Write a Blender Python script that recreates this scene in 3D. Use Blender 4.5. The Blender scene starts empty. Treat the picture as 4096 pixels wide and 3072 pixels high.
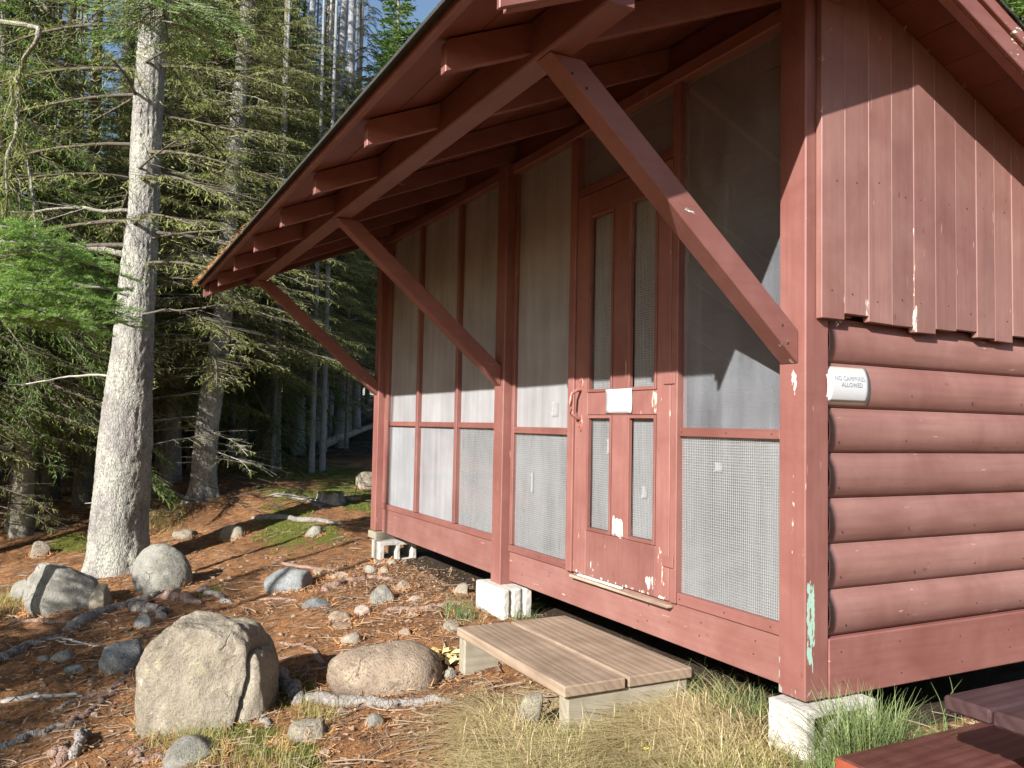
import bpy, bmesh, math, random
import numpy as np
from mathutils import Vector, Matrix
random.seed(7); RNG = np.random.default_rng(7)
C = bpy.context.scene.collection
SC = bpy.context.scene
R = math.radians

# ------------------------------------------------------------------ camera, sky, sun
CAM = np.array([2.3523, -2.5363, 1.0510]); YAW, PITCH, ROLL = -1.09000, .050555, .019578
fw = np.array([math.sin(YAW)*math.cos(PITCH), math.cos(YAW)*math.cos(PITCH), math.sin(PITCH)])
r0 = np.array([math.cos(YAW), -math.sin(YAW), 0.]); u0 = np.cross(r0, fw)
rt = r0*math.cos(ROLL)+u0*math.sin(ROLL); up = -r0*math.sin(ROLL)+u0*math.cos(ROLL)
cam = bpy.data.objects.new('camera', bpy.data.cameras.new('camera')); C.objects.link(cam)
cam.data.sensor_width = 36; cam.data.lens = 36*3299.17/4096
cam.data.clip_start = .05; cam.data.clip_end = 600
M = Matrix.Identity(4)
for i in range(3):
    M[i][0] = rt[i]; M[i][1] = up[i]; M[i][2] = -fw[i]; M[i][3] = CAM[i]
cam.matrix_world = M; SC.camera = cam

SUN = Vector((.447, -.770, .452)).normalized()
EL = math.asin(SUN.z); AZ = math.atan2(SUN.x, SUN.y)
w = bpy.data.worlds.new('World'); SC.world = w; w.use_nodes = True
nt = w.node_tree; bg = nt.nodes['Background']
sky = nt.nodes.new('ShaderNodeTexSky'); sky.sky_type = 'NISHITA'; sky.sun_disc = False
sky.sun_elevation = EL; sky.sun_rotation = AZ; sky.air_density = 1.0; sky.dust_density = .7; sky.ozone_density = 1.0
nt.links.new(sky.outputs[0], bg.inputs[0]); bg.inputs[1].default_value = .068
sun = bpy.data.objects.new('sun', bpy.data.lights.new('sun', 'SUN')); C.objects.link(sun)
sun.data.energy = 5.0; sun.data.angle = R(.5); sun.data.color = (1., .955, .90)
sun.rotation_euler = SUN.to_track_quat('Z', 'Y').to_euler()
vs = SC.view_settings; vs.view_transform = 'Standard'; vs.look = 'None'; vs.exposure = 1.32; vs.gamma = 1; vs.use_curve_mapping = False
SC.render.engine = 'CYCLES'; cy = SC.cycles
cy.use_denoising = True; cy.max_bounces = 7; cy.diffuse_bounces = 2; cy.glossy_bounces = 2
cy.transmission_bounces = 3; cy.transparent_max_bounces = 16; cy.caustics_reflective = False; cy.caustics_refractive = False
cy.use_adaptive_sampling = True; cy.adaptive_threshold = .02

# ------------------------------------------------------------------ numpy noise
def _h(ix, iy, iz, s):
    n = (ix*374761393 + iy*668265263 + iz*2147483647 + s*974634777) & 0xFFFFFFFF
    n = ((n ^ (n >> 13))*1274126177) & 0xFFFFFFFF
    n = ((n ^ (n >> 16))*2246822519) & 0xFFFFFFFF
    return ((n ^ (n >> 15)) & 0xFFFFFF)/float(0xFFFFFF)
def vnoise(P, s=0):
    P = np.asarray(P, float); I = np.floor(P).astype(np.int64); F = P-I; F = F*F*(3-2*F)
    ix, iy, iz = I[..., 0], I[..., 1], I[..., 2]; fx, fy, fz = F[..., 0], F[..., 1], F[..., 2]
    r = 0
    for a in (0, 1):
        for b in (0, 1):
            for c in (0, 1):
                r = r + _h(ix+a, iy+b, iz+c, s)*(fx if a else 1-fx)*(fy if b else 1-fy)*(fz if c else 1-fz)
    return r*2-1
def fbm(P, s=0, o=4, g=.5):
    P = np.asarray(P, float); r = 0; a = 1; t = 0
    for k in range(o):
        r = r+a*vnoise(P*(2.03**k)+k*7.3, s+k); t += a; a *= g
    return r/t

# ------------------------------------------------------------------ node helpers
def material(name, rough=.7, spec=.3):
    m = bpy.data.materials.new(name); m.use_nodes = True
    t = m.node_tree; b = t.nodes['Principled BSDF']
    b.inputs['Roughness'].default_value = rough; b.inputs['Specular IOR Level'].default_value = spec
    return m, t, b
def L(t, a, b): t.links.new(a, b)
def coords(t, scale=(1, 1, 1), kind='Object', rand=True):
    tc = t.nodes.new('ShaderNodeTexCoord'); mp = t.nodes.new('ShaderNodeMapping')
    mp.inputs['Scale'].default_value = scale
    src = tc.outputs[kind]
    if rand:
        oi = t.nodes.new('ShaderNodeObjectInfo'); mu = t.nodes.new('ShaderNodeVectorMath'); mu.operation = 'SCALE'
        mu.inputs[0].default_value = (17.3, 31.1, 23.7); L(t, oi.outputs['Random'], mu.inputs['Scale'])
        ad = t.nodes.new('ShaderNodeVectorMath'); L(t, src, ad.inputs[0]); L(t, mu.outputs[0], ad.inputs[1]); src = ad.outputs[0]
    L(t, src, mp.inputs[0]); return mp.outputs[0]
def noise(t, vec, scale, detail=4, rough=.55, dist=0):
    n = t.nodes.new('ShaderNodeTexNoise'); n.inputs['Scale'].default_value = scale; n.inputs['Detail'].default_value = detail
    n.inputs['Roughness'].default_value = rough; n.inputs['Distortion'].default_value = dist
    if vec is not None: L(t, vec, n.inputs['Vector'])
    return n.outputs[0]
def ramp(t, fac, stops, interp='LINEAR'):
    r = t.nodes.new('ShaderNodeValToRGB'); r.color_ramp.interpolation = interp
    el = r.color_ramp.elements
    while len(el) < len(stops): el.new(.5)
    for e, (p, c) in zip(el, stops):
        e.position = p; e.color = (*c, 1) if len(c) == 3 else c
    L(t, fac, r.inputs[0]); return r.outputs[0]
def g(v): return (v, v, v)
def mix(t, fac, a, b, mode='MIX'):
    n = t.nodes.new('ShaderNodeMix'); n.data_type = 'RGBA'; n.blend_type = mode
    for k, v in ((0, fac), (6, a), (7, b)):
        if hasattr(v, 'links'): L(t, v, n.inputs[k])
        elif k == 0: n.inputs[0].default_value = v
        else: n.inputs[k].default_value = (*v, 1)
    return n.outputs[2]
def math_(t, op, a, b=0.):
    n = t.nodes.new('ShaderNodeMath'); n.operation = op; n.use_clamp = False
    for k, v in ((0, a), (1, b)):
        if hasattr(v, 'links'): L(t, v, n.inputs[k])
        else: n.inputs[k].default_value = v
    return n.outputs[0]
def bump(t, b, h, strength=.3, dist=.01):
    n = t.nodes.new('ShaderNodeBump'); n.inputs['Strength'].default_value = strength; n.inputs['Distance'].default_value = dist
    L(t, h, n.inputs['Height']); L(t, n.outputs[0], b.inputs['Normal'])
def sep(t, vec):
    s = t.nodes.new('ShaderNodeSeparateXYZ'); L(t, vec, s.inputs[0]); return s.outputs
def window(t, v, lo, hi, soft):
    """1 inside lo..hi with soft edges"""
    a = t.nodes.new('ShaderNodeMapRange'); a.interpolation_type = 'SMOOTHSTEP'
    L(t, v, a.inputs[0]); a.inputs[1].default_value = lo-soft; a.inputs[2].default_value = lo+soft
    c = t.nodes.new('ShaderNodeMapRange'); c.interpolation_type = 'SMOOTHSTEP'
    L(t, v, c.inputs[0]); c.inputs[1].default_value = hi-soft; c.inputs[2].default_value = hi+soft
    c.inputs[3].default_value = 1; c.inputs[4].default_value = 0
    return math_(t, 'MULTIPLY', a.outputs[0], c.outputs[0])

def paint(name, axis, base=(.192, .073, .060), chips=.30, zones=(), rough=.5):
    """weathered barn-red paint, wood grain along axis; zones = boxes of peeling paint"""
    m, t, b = material(name, rough, .35)
    sc = [26, 26, 26]; sc[axis] = 1.3
    v = coords(t, sc); vw = coords(t, (1, 1, 1))
    big = noise(t, vw, 2.6, 6, .65, .4); gr = noise(t, v, 1.6, 5, .6)
    fine = noise(t, v, 6., 3, .6)
    lo = tuple(c*.80 for c in base); hi = (base[0]*1.16, base[1]*1.38, base[2]*1.42)
    col = mix(t, ramp(t, big, [(.3, g(0)), (.72, g(1))]), lo, hi)
    col = mix(t, ramp(t, gr, [(.42, g(0)), (.75, g(.35))]), col, (base[0]*.62, base[1]*.5, base[2]*.5))
    # knots and nail stains
    vo = t.nodes.new('ShaderNodeTexVoronoi'); vo.feature = 'F1'; vo.inputs['Scale'].default_value = 1.0
    ks = [9, 9, 9]; ks[axis] = 4
    L(t, coords(t, ks), vo.inputs['Vector'])
    kn = ramp(t, vo.outputs[0], [(.035, g(1)), (.075, g(0))])
    col = mix(t, math_(t, 'MULTIPLY', kn, .55), col, (.10, .035, .025))
    # small chips elongated with the grain
    cs = [60, 60, 60]; cs[axis] = 9
    cn = noise(t, coords(t, cs), 1., 2, .5); cm = noise(t, vw, 3.1, 2)
    ch = math_(t, 'MULTIPLY', ramp(t, cn, [(.725, g(0)), (.75, g(1))]), ramp(t, cm, [(.45, g(0)), (.6, g(1))]))
    ch = math_(t, 'MULTIPLY', ch, chips*2)
    col = mix(t, ch, col, (.56, .38, .29))
    h = math_(t, 'ADD', math_(t, 'MULTIPLY', gr, .6), math_(t, 'MULTIPLY', fine, .25))
    if zones:
        vr = coords(t, (1, 1, 1), rand=False); s = sep(t, vr)
        es = [55, 55, 55]; es[axis] = 18
        en = noise(t, coords(t, es, rand=False), 1., 4, .6)
        en2 = noise(t, coords(t, [c*.35 for c in es], rand=False), 1., 3, .6)
        e = math_(t, 'ADD', math_(t, 'MULTIPLY', en, .5), math_(t, 'MULTIPLY', en2, .5))
        for (x0, x1, y0, y1, z0, z1, amt, colr) in zones:
            f = math_(t, 'MULTIPLY', window(t, s[0], x0, x1, .012), window(t, s[1], y0, y1, .012))
            f = math_(t, 'MULTIPLY', f, window(t, s[2], z0, z1, min(.09, (z1-z0)*.35)))
            f = math_(t, 'ADD', math_(t, 'MULTIPLY', f, amt), e)
            f = ramp(t, f, [(.5+.34, g(0)), (.5+.36, g(1))])
            col = mix(t, f, col, colr); h = math_(t, 'SUBTRACT', h, math_(t, 'MULTIPLY', f, 1.2))
    oi = t.nodes.new('ShaderNodeObjectInfo')
    vv = ramp(t, oi.outputs['Random'], [(0, g(.86)), (1, g(1.12))])
    col = mix(t, 1., col, vv, 'MULTIPLY')
    L(t, col, b.inputs['Base Color']); bump(t, b, h, .22, .004)
    return m
PX, PY, PZ = paint('red_paint_grain_x', 0), paint('red_paint_grain_y', 1), paint('red_paint_grain_z', 2)
PLOG = paint('red_paint_log', 1, (.205, .092, .077), .3)
PBOARD = paint('red_paint_board', 2, (.205, .094, .079), .5, zones=[(0, .06, .170, .192, 1.49, 1.66, .33, (.50, .42, .34)), (0, .06, .300, .332, 1.49, 1.62, .33, (.50, .42, .34)), (0, .06, .590, .632, 1.46, 1.62, .40, (.55, .50, .44)), (0, .06, .596, .616, 1.5, 1.98, .30, (.50, .42, .34)), (0, .06, 0.0, 3., 1.47, 1.53, .17, (.42, .35, .28))])
BARE, WHITE, MINT, GREY = (.42, .35, .27), (.55, .51, .45), (.27, .42, .34), (.24, .225, .20)
PPOST = paint('red_paint_corner_post', 2, chips=.5, zones=[
    (-.02, .01, -.01, .012, .0, 1.5, .22, BARE), (-.075, -.045, -.01, .012, .25, 1.33, .27, BARE),
    (-.15, .01, -.01, .1, -.02, .05, .30, GREY), (-.15, -.12, -.01, .02, .0, .28, .26, GREY),
    (-.01, .01, .004, .058, .10, .50, .44, MINT), (-.02, .004, -.004, .020, .10, .66, .36, GREY),
    (-.08, -.04, -.02, .02, 1.2, 1.33, .38, WHITE)])
PDOOR = paint('red_paint_door', 2, (.198, .080, .067), .6, zones=[
    (-1.8, -.9, 0, .2, .2, .23, .31, WHITE), (-1.66, -1.5, 0, .2, .22, .32, .3, WHITE), (-1.1, -1.0, 0, .2, .22, .32, .35, (.55, .52, .44)),
    (-1.0, -.93, 0, .2, .2, .62, .27, BARE), (-1.40, -1.29, 0, .2, .45, .59, .43, WHITE), (-1.06, -1.01, 0, .2, 1.12, 1.27, .38, BARE)])
PFRAME = paint('red_paint_frame', 2, (.196, .078, .065), .5)
PBRACE = paint('red_paint_brace', 1, chips=.45, zones=[(-.05, -.025, -1.2, -.45, 1.5, 2.4, .19, (.45, .55, .5)), (-.15, -.02, -.12, .01, 1.2, 1.45, .24, BARE)])
PFLOOR = paint('red_paint_sill', 0, (.205, .088, .074), .35)
PUNDER = paint('shade_darkened_red_soffit', 0, (.145, .042, .027), .1)  # soffit paint darkened, putting the eave shade into its colour

def plain(name, col, rough=.8, spec=.2, var=.2, sc=20., bmp=.2, dist=.005):
    m, t, b = material(name, rough, spec); v = coords(t)
    n = noise(t, v, sc, 5, .6)
    c = mix(t, ramp(t, n, [(.3, g(0)), (.7, g(1))]), tuple(x*(1-var) for x in col), tuple(x*(1+var) for x in col))
    L(t, c, b.inputs['Base Color']); bump(t, b, n, bmp, dist); return m
INNER = plain('bare_inner_boards', (.105, .085, .075), .8)
PAPER, _t, _b = material('paper', .6, .3); _b.inputs['Base Color'].default_value = (.44, .45, .46, 1)
SLEEVE, _t, _b = material('clear_sleeve_edge', .25, .6); _b.inputs['Base Color'].default_value = (.45, .43, .38, 1)
INK, _t, _b = material('faded_ink', .7, .2); _b.inputs['Base Color'].default_value = (.20, .215, .24, 1)
RUST = plain('worn_painted_iron', (.25, .10, .08), .38, .6, .35, 60)
NAILM = plain('dark_nail', (.05, .03, .025), .5)
TAPE, _t, _b = material('clear_tape', .2, .7); _b.inputs['Base Color'].default_value = (.45, .46, .46, 1); _b.inputs['Alpha'].default_value = .22
WEB, _t, _b = material('cobweb', .9, .1); _b.inputs['Base Color'].default_value = (.55, .53, .5, 1)

def screen_mat(name, dens, colr):
    m, t, b = material(name, .55, .4)
    v = coords(t, (9, 1, .9), rand=False); s1 = noise(t, v, 1.1, 4, .6, .3)
    v2 = coords(t, (1, 1, 1)); s2 = noise(t, v2, 2.3, 3)
    f = math_(t, 'ADD', math_(t, 'MULTIPLY', s1, .38), math_(t, 'MULTIPLY', s2, .22))
    f = math_(t, 'ADD', f, dens-.30)
    vc = coords(t, (1, 1, 1), rand=False); sx = sep(t, vc)
    # fine weave, a little finer than the wire cloth
    wv = t.nodes.new('ShaderNodeMath'); wv.operation = 'SINE'; L(t, math_(t, 'MULTIPLY', sx[0], 1500.), wv.inputs[0])
    wz = t.nodes.new('ShaderNodeMath'); wz.operation = 'SINE'; L(t, math_(t, 'MULTIPLY', sx[2], 1500.), wz.inputs[0])
    f = math_(t, 'ADD', f, math_(t, 'MULTIPLY', math_(t, 'ADD', wv.outputs[0], wz.outputs[0]), .035))
    f2 = t.nodes.new('ShaderNodeClamp'); L(t, f, f2.inputs[0])
    L(t, f2.outputs[0], b.inputs['Alpha'])
    c = mix(t, s2, tuple(x*.85 for x in colr), tuple(x*1.15 for x in colr))
    L(t, c, b.inputs['Base Color']); b.inputs['Metallic'].default_value = .15
    return m
SCREEN = screen_mat('insect_screen', .48, (.36, .375, .39))
SCREENB = screen_mat('insect_screen_thin', .33, (.36, .385, .42))
SCREENW = screen_mat('insect_screen_dusty', .55, (.43, .445, .47))
SCREENU = screen_mat('insect_screen_painted_haze', .60, (.44, .44, .45))  # paler, denser copy that paints the haze of the shaded upper screens
WIRE, _t, _b = material('galvanised_wire', .4, .6); _b.inputs['Base Color'].default_value = (.46, .47, .46, 1); _b.inputs['Metallic'].default_value = .3

def concrete(name, col):
    m, t, b = material(name, .9, .15); v = coords(t)
    n = noise(t, v, 9, 6, .65); n2 = noise(t, v, 90, 3, .6); n3 = noise(t, v, 3, 3)
    c = mix(t, ramp(t, n, [(.3, g(0)), (.7, g(1))]), tuple(x*.82 for x in col), tuple(min(.85, x*1.12) for x in col))
    c = mix(t, ramp(t, n2, [(.30, g(.7)), (.38, g(0))]), c, tuple(x*.35 for x in col))
    c = mix(t, ramp(t, n3, [(.6, g(0)), (.8, g(.5))]), c, (.33, .29, .22))
    L(t, c, b.inputs['Base Color']); bump(t, b, math_(t, 'ADD', n, n2), .5, .006); return m
CONC = concrete('painted_concrete', (.43, .41, .375)); CONC2 = concrete('weathered_concrete', (.36, .34, .31))

def lumber(name, axis, a, b_, rough=.8, dark=(.09, .06, .04), grain=1.0, zones=None):
    m, t, b = material(name, rough, .25)
    sc = [15, 15, 15]; sc[axis] = .7
    v = coords(t, sc); wv = t.nodes.new('ShaderNodeTexWave'); wv.wave_type = 'BANDS'; wv.bands_direction = 'DIAGONAL'
    wv.inputs['Scale'].default_value = .9; wv.inputs['Distortion'].default_value = 5.5; wv.inputs['Detail'].default_value = 3; wv.inputs['Detail Scale'].default_value = .7
    L(t, v, wv.inputs['Vector'])
    n = noise(t, v, 1.4, 5, .6); big = noise(t, coords(t), 5, 4, .6)
    c = mix(t, ramp(t, big, [(.32, g(0)), (.68, g(1))]), a, b_)
    c = mix(t, math_(t, 'MULTIPLY', ramp(t, wv.outputs[0], [(.45, g(0)), (.9, g(.6))]), grain), c, tuple(x*.45 for x in a))
    c = mix(t, ramp(t, n, [(.62, g(0)), (.78, g(.5))]), c, dark)
    L(t, c, b.inputs['Base Color']); bump(t, b, math_(t, 'ADD', math_(t, 'MULTIPLY', wv.outputs[0], -.6), n), .45, .004)
    return m
STEPM = lumber('weathered_step_plank', 0, (.19, .137, .096), (.29, .218, .158), grain=.4)
STEPL = lumber('treated_step_leg', 1, (.22, .195, .145), (.31, .28, .22), grain=.25)
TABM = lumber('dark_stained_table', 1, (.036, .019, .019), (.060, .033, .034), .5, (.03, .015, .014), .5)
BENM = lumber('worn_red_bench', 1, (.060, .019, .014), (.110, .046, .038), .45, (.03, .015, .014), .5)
ORNG = plain('orange_primer', (.20, .05, .025), .6)

def rockmat(name, a, b_, lich=.4, seed=0.):
    m, t, b = material(name, .92, .12); v = coords(t)
    n = noise(t, v, 4, 7, .72, .6); n2 = noise(t, v, 75, 4, .75); n3 = noise(t, v, 13, 7, .75, .5); n4 = noise(t, v, 7, 7, .78, .8)
    c = mix(t, ramp(t, n, [(.36, g(0)), (.62, g(1))]), tuple(x*.72 for x in a), b_)
    c = mix(t, ramp(t, n3, [(.34, g(.8)), (.46, g(0))]), c, tuple(x*.5 for x in a))
    c = mix(t, ramp(t, n2, [(.36, g(.85)), (.48, g(0))]), c, tuple(x*.4 for x in a))
    c = mix(t, ramp(t, n2, [(.6, g(0)), (.72, g(.45))]), c, tuple(min(.7, x*1.6) for x in b_))
    c = mix(t, ramp(t, n3, [(.55, g(0)), (.62, g(lich))]), c, (.33, .34, .20))
    c = mix(t, ramp(t, n4, [(.60, g(0)), (.64, g(lich))]), c, (.50, .50, .46))
    nd = t.nodes.new('ShaderNodeTexNoise'); nd.inputs['Scale'].default_value = 5; nd.inputs['Detail'].default_value = 5; L(t, v, nd.inputs['Vector'])
    va = t.nodes.new('ShaderNodeVectorMath'); va.operation = 'MULTIPLY_ADD'; L(t, nd.outputs['Color'], va.inputs[0]); va.inputs[1].default_value = (.35, .35, .35); L(t, v, va.inputs[2])
    vo = t.nodes.new('ShaderNodeTexVoronoi'); vo.feature = 'DISTANCE_TO_EDGE'; vo.inputs['Scale'].default_value = 4.; L(t, va.outputs[0], vo.inputs['Vector'])
    cr_ = math_(t, 'MULTIPLY', ramp(t, vo.outputs[0], [(0, g(1)), (.018, g(0))]), ramp(t, n, [(.54, g(0)), (.62, g(1))]))
    c = mix(t, math_(t, 'MULTIPLY', cr_, .4), c, tuple(x*.25 for x in a))
    nb = noise(t, v, 2.2, 4, .6); c = mix(t, ramp(t, nb, [(.35, g(0)), (.65, g(.5))]), c, tuple(min(.6, x*1.35) for x in b_), 'MIX')
    hh_ = math_(t, 'SUBTRACT', math_(t, 'ADD', n3, math_(t, 'MULTIPLY', n2, .6)), math_(t, 'MULTIPLY', cr_, .7))
    L(t, c, b.inputs['Base Color']); bump(t, b, hh_, 1., .022); return m
RK = {'tan': rockmat('tan_granite', (.165, .138, .102), (.30, .262, .205), .65), 'grey': rockmat('grey_rock', (.165, .16, .14), (.27, .26, .225), .3),
      'blue': rockmat('blue_grey_rock', (.13, .14, .14), (.24, .255, .255), .3), 'brown': rockmat('brown_rock', (.19, .14, .10), (.33, .26, .195), .3),
      'pink': rockmat('pinkish_rock', (.27, .21, .17), (.38, .31, .26), .1)}

def barkmat(name, a, b_, lich, lcol, zs=1.):
    m, t, b = material(name, .92, .1); v = coords(t, (1, 1, .45*zs)); v1 = coords(t)
    vo = t.nodes.new('ShaderNodeTexVoronoi'); vo.feature = 'DISTANCE_TO_EDGE'; vo.inputs['Scale'].default_value = 34
    n0 = t.nodes.new('ShaderNodeTexNoise'); n0.inputs['Scale'].default_value = 9; n0.inputs['Detail'].default_value = 4; L(t, v, n0.inputs['Vector'])
    va = t.nodes.new('ShaderNodeVectorMath'); va.operation = 'MULTIPLY_ADD'; L(t, n0.outputs['Color'], va.inputs[0]); va.inputs[1].default_value = (.12, .12, .12); L(t, v, va.inputs[2])
    L(t, va.outputs[0], vo.inputs['Vector']); n = noise(t, v, 14, 6, .7); n2 = noise(t, v1, 3.3, 4, .6); n3 = noise(t, v1, 45, 4, .7)
    c = mix(t, ramp(t, n, [(.3, g(0)), (.7, g(1))]), a, b_)
    c = mix(t, ramp(t, vo.outputs[0], [(.0, g(.6)), (.07, g(0))]), c, tuple(x*.35 for x in a))
    lf = math_(t, 'MULTIPLY', ramp(t, n2, [(.38, g(0)), (.62, g(1))]), ramp(t, n3, [(.42, g(0)), (.56, g(1))]))
    c = mix(t, math_(t, 'MULTIPLY', lf, lich), c, lcol)
    L(t, c, b.inputs['Base Color'])
    bump(t, b, math_(t, 'ADD', math_(t, 'MULTIPLY', ramp(t, vo.outputs[0], [(0, g(0)), (.15, g(1))]), .6), n3), .7, .012); return m
BARK1 = barkmat('lichened_spruce_bark', (.13, .12, .11), (.30, .285, .27), .85, (.38, .39, .32))
BARK2 = barkmat('grey_spruce_bark', (.15, .135, .12), (.27, .25, .225), .7, (.34, .36, .24))
BARK3 = barkmat('dark_spruce_bark', (.085, .075, .07), (.16, .15, .14), .4, (.22, .24, .17))
BARKP = barkmat('pale_dead_bark', (.34, .30, .27), (.50, .46, .42), .4, (.4, .4, .36))
ROOTM = barkmat('root_bark', (.12, .105, .095), (.27, .245, .225), .4, (.33, .31, .27), .8)
ROOTR = barkmat('reddish_root_bark', (.17, .105, .08), (.29, .20, .155), .2, (.35, .3, .26), .8)
BARKB = barkmat('blue_lit_pole_bark', (.17, .18, .20), (.34, .35, .37), .5, (.34, .36, .33))  # lighter bark copy with the dim bluish forest light mixed into its colour
TWIG = plain('dead_twig', (.105, .09, .07), .9)
TWIGM = plain('ground_twig', (.22, .165, .12), .9, .2, .5, 6)
TWIGG = plain('bleached_twig', (.36, .34, .30), .9)

def leafmat(name, a, b_, trans=.3, rough=.6):
    m = bpy.data.materials.new(name); m.use_nodes = True; t = m.node_tree; b = t.nodes['Principled BSDF']
    out = t.nodes['Material Output']
    ge = t.nodes.new('ShaderNodeNewGeometry')
    n = noise(t, coords(t), 1.7, 3)
    f = math_(t, 'ADD', math_(t, 'MULTIPLY', ge.outputs['Random Per Island'], .55), math_(t, 'MULTIPLY', ramp(t, n, [(.3, g(0)), (.7, g(1))]), .45))
    c = mix(t, f, a, b_); L(t, c, b.inputs['Base Color']); b.inputs['Roughness'].default_value = rough
    b.inputs['Specular IOR Level'].default_value = .25
    tr = t.nodes.new('ShaderNodeBsdfTranslucent'); L(t, mix(t, 1., c, (1.2, 1.35, .6), 'MULTIPLY'), tr.inputs[0])
    ms = t.nodes.new('ShaderNodeMixShader'); ms.inputs[0].default_value = trans
    L(t, b.outputs[0], ms.inputs[1]); L(t, tr.outputs[0], ms.inputs[2]); L(t, ms.outputs[0], out.inputs[0]); return m
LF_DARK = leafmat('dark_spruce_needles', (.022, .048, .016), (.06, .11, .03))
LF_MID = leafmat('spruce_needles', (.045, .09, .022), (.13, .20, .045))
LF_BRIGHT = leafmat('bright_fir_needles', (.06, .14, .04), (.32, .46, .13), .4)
LF_SUN = leafmat('sun_lightened_spruce_needles', (.06, .12, .03), (.17, .24, .06), .35)  # lighter copy of the spruce green, sunlight put into the colour
LF_LICH = leafmat('beard_lichen', (.09, .105, .028), (.33, .35, .14), .3, .9)
LF_RED = leafmat('dead_red_needles', (.18, .07, .03), (.30, .14, .06), .2)
GR_DRY = leafmat('dry_grass_blades', (.30, .22, .11), (.68, .56, .34), .25, .7)
GR_MIX = leafmat('yellow_green_grass_blades', (.17, .18, .05), (.48, .42, .19), .3, .7)
GR_GREEN = leafmat('green_sedge_blades', (.07, .11, .035), (.24, .29, .12), .25, .6)
MOSSM = leafmat('moss_tufts', (.065, .09, .015), (.19, .21, .045), .2, .9)
LITTER = leafmat('fallen_needle', (.22, .088, .032), (.60, .33, .15), .1, .8)
CHIP = leafmat('bark_chip', (.10, .06, .04), (.40, .28, .19), .05, .8)

def groundmat():
    m, t, b = material('needle_covered_soil', .95, .08); tc = t.nodes.new('ShaderNodeTexCoord'); v = tc.outputs['Object']
    n1 = noise(t, v, 1.4, 5, .6); n2 = noise(t, v, 11, 6, .7); n3 = noise(t, v, 120, 4, .75)
    mp = t.nodes.new('ShaderNodeMapping'); mp.inputs['Scale'].default_value = (35, 110, 60); mp.inputs['Rotation'].default_value = (0, 0, .5); L(t, v, mp.inputs[0])
    n4 = noise(t, mp.outputs[0], 1., 4, .8, 1.5)
    c = mix(t, ramp(t, n1, [(.35, g(0)), (.65, g(1))]), (.205, .095, .040), (.42, .205, .088))
    c = mix(t, ramp(t, n2, [(.40, g(.75)), (.56, g(0))]), c, (.085, .05, .032))
    c = mix(t, ramp(t, n4, [(.55, g(0)), (.66, g(.7))]), c, (.50, .33, .20))
    c = mix(t, ramp(t, n3, [(.36, g(.8)), (.47, g(0))]), c, (.05, .028, .018))
    vc = t.nodes.new('ShaderNodeVertexColor'); vc.layer_name = 'mask'
    s = t.nodes.new('ShaderNodeSeparateColor'); L(t, vc.outputs[0], s.inputs[0])
    def patch(ch, colr, colr2, c, gain=1.):
        f = math_(t, 'ADD', math_(t, 'MULTIPLY', s.outputs[ch], 1.15*gain), math_(t, 'MULTIPLY', math_(t, 'SUBTRACT', n2, .5), 1.3))
        f = ramp(t, f, [(.45, g(0)), (.62, g(1))])
        return mix(t, f, c, mix(t, ramp(t, n3, [(.35, g(0)), (.6, g(1))]), colr, colr2))
    c = patch(0, (.05, .06, .012), (.15, .155, .035), c, .82)      # moss
    c = patch(1, (.20, .15, .08), (.48, .39, .22), c)      # matted straw
    c = patch(2, (.030, .022, .016), (.075, .055, .04), c) # dark brown ground far back and under the cabin
    L(t, c, b.inputs['Base Color']); bump(t, b, math_(t, 'ADD', math_(t, 'ADD', n2, math_(t, 'MULTIPLY', n3, .5)), math_(t, 'MULTIPLY', n4, .5)), .9, .03); return m
GROUND = groundmat()
SHING = plain('asphalt_shingle', (.045, .047, .043), .95, .1, .4, 120, .6)

# ------------------------------------------------------------------ object helpers
def link(name, me, mats, parent=None, smooth=False):
    o = bpy.data.objects.new(name, me); C.objects.link(o)
    for m in (mats if isinstance(mats, (list, tuple)) else [mats]): me.materials.append(m)
    if smooth: me.polygons.foreach_set('use_smooth', np.ones(len(me.polygons), bool))
    if parent: o.parent = parent
    return o
def tag(o, label=None, cat=None, group=None, kind=None):
    if label: o['label'] = label
    if cat: o['category'] = cat
    if group: o['group'] = group
    if kind: o['kind'] = kind
    return o
def thing(name, loc, label, cat, group=None, rz=0):
    o = bpy.data.objects.new(name, None); C.objects.link(o); o.location = loc; o.rotation_euler.z = rz
    o.empty_display_size = .2
    return tag(o, label, cat, group)
def npmesh(name, V, F, mats, parent=None, smooth=False):
    V = np.asarray(V, np.float32); F = np.asarray(F, np.int32); k = F.shape[1]
    me = bpy.data.meshes.new(name); me.vertices.add(len(V)); me.vertices.foreach_set('co', V.ravel())
    me.loops.add(F.size); me.loops.foreach_set('vertex_index', F.ravel())
    me.polygons.add(len(F)); me.polygons.foreach_set('loop_start', np.arange(0, F.size, k, dtype=np.int32))
    me.update(calc_edges=True); me.validate()
    return link(name, me, mats, parent, smooth)
def solid(name, poly, axis, a, b, mat, parent, bevel=.003, wob=0):
    """polygon (2D, in the two other axes in xyz order) extruded from a to b along axis, edges bevelled"""
    bm = bmesh.new(); v0, v1 = [], []
    for (p, q) in poly:
        for lst, c in ((v0, a), (v1, b)):
            co = [p, q]; co.insert(axis, c); lst.append(bm.verts.new(co))
    n = len(poly); bm.faces.new(v0); bm.faces.new(v1[::-1])
    for i in range(n): bm.faces.new((v0[i], v0[(i+1) % n], v1[(i+1) % n], v1[i]))
    bmesh.ops.recalc_face_normals(bm, faces=bm.faces)
    if bevel: bmesh.ops.bevel(bm, geom=list(bm.edges), offset=bevel, segments=1, affect='EDGES')
    me = bpy.data.meshes.new(name); bm.to_mesh(me); bm.free()
    return link(name, me, mat, parent)
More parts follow.
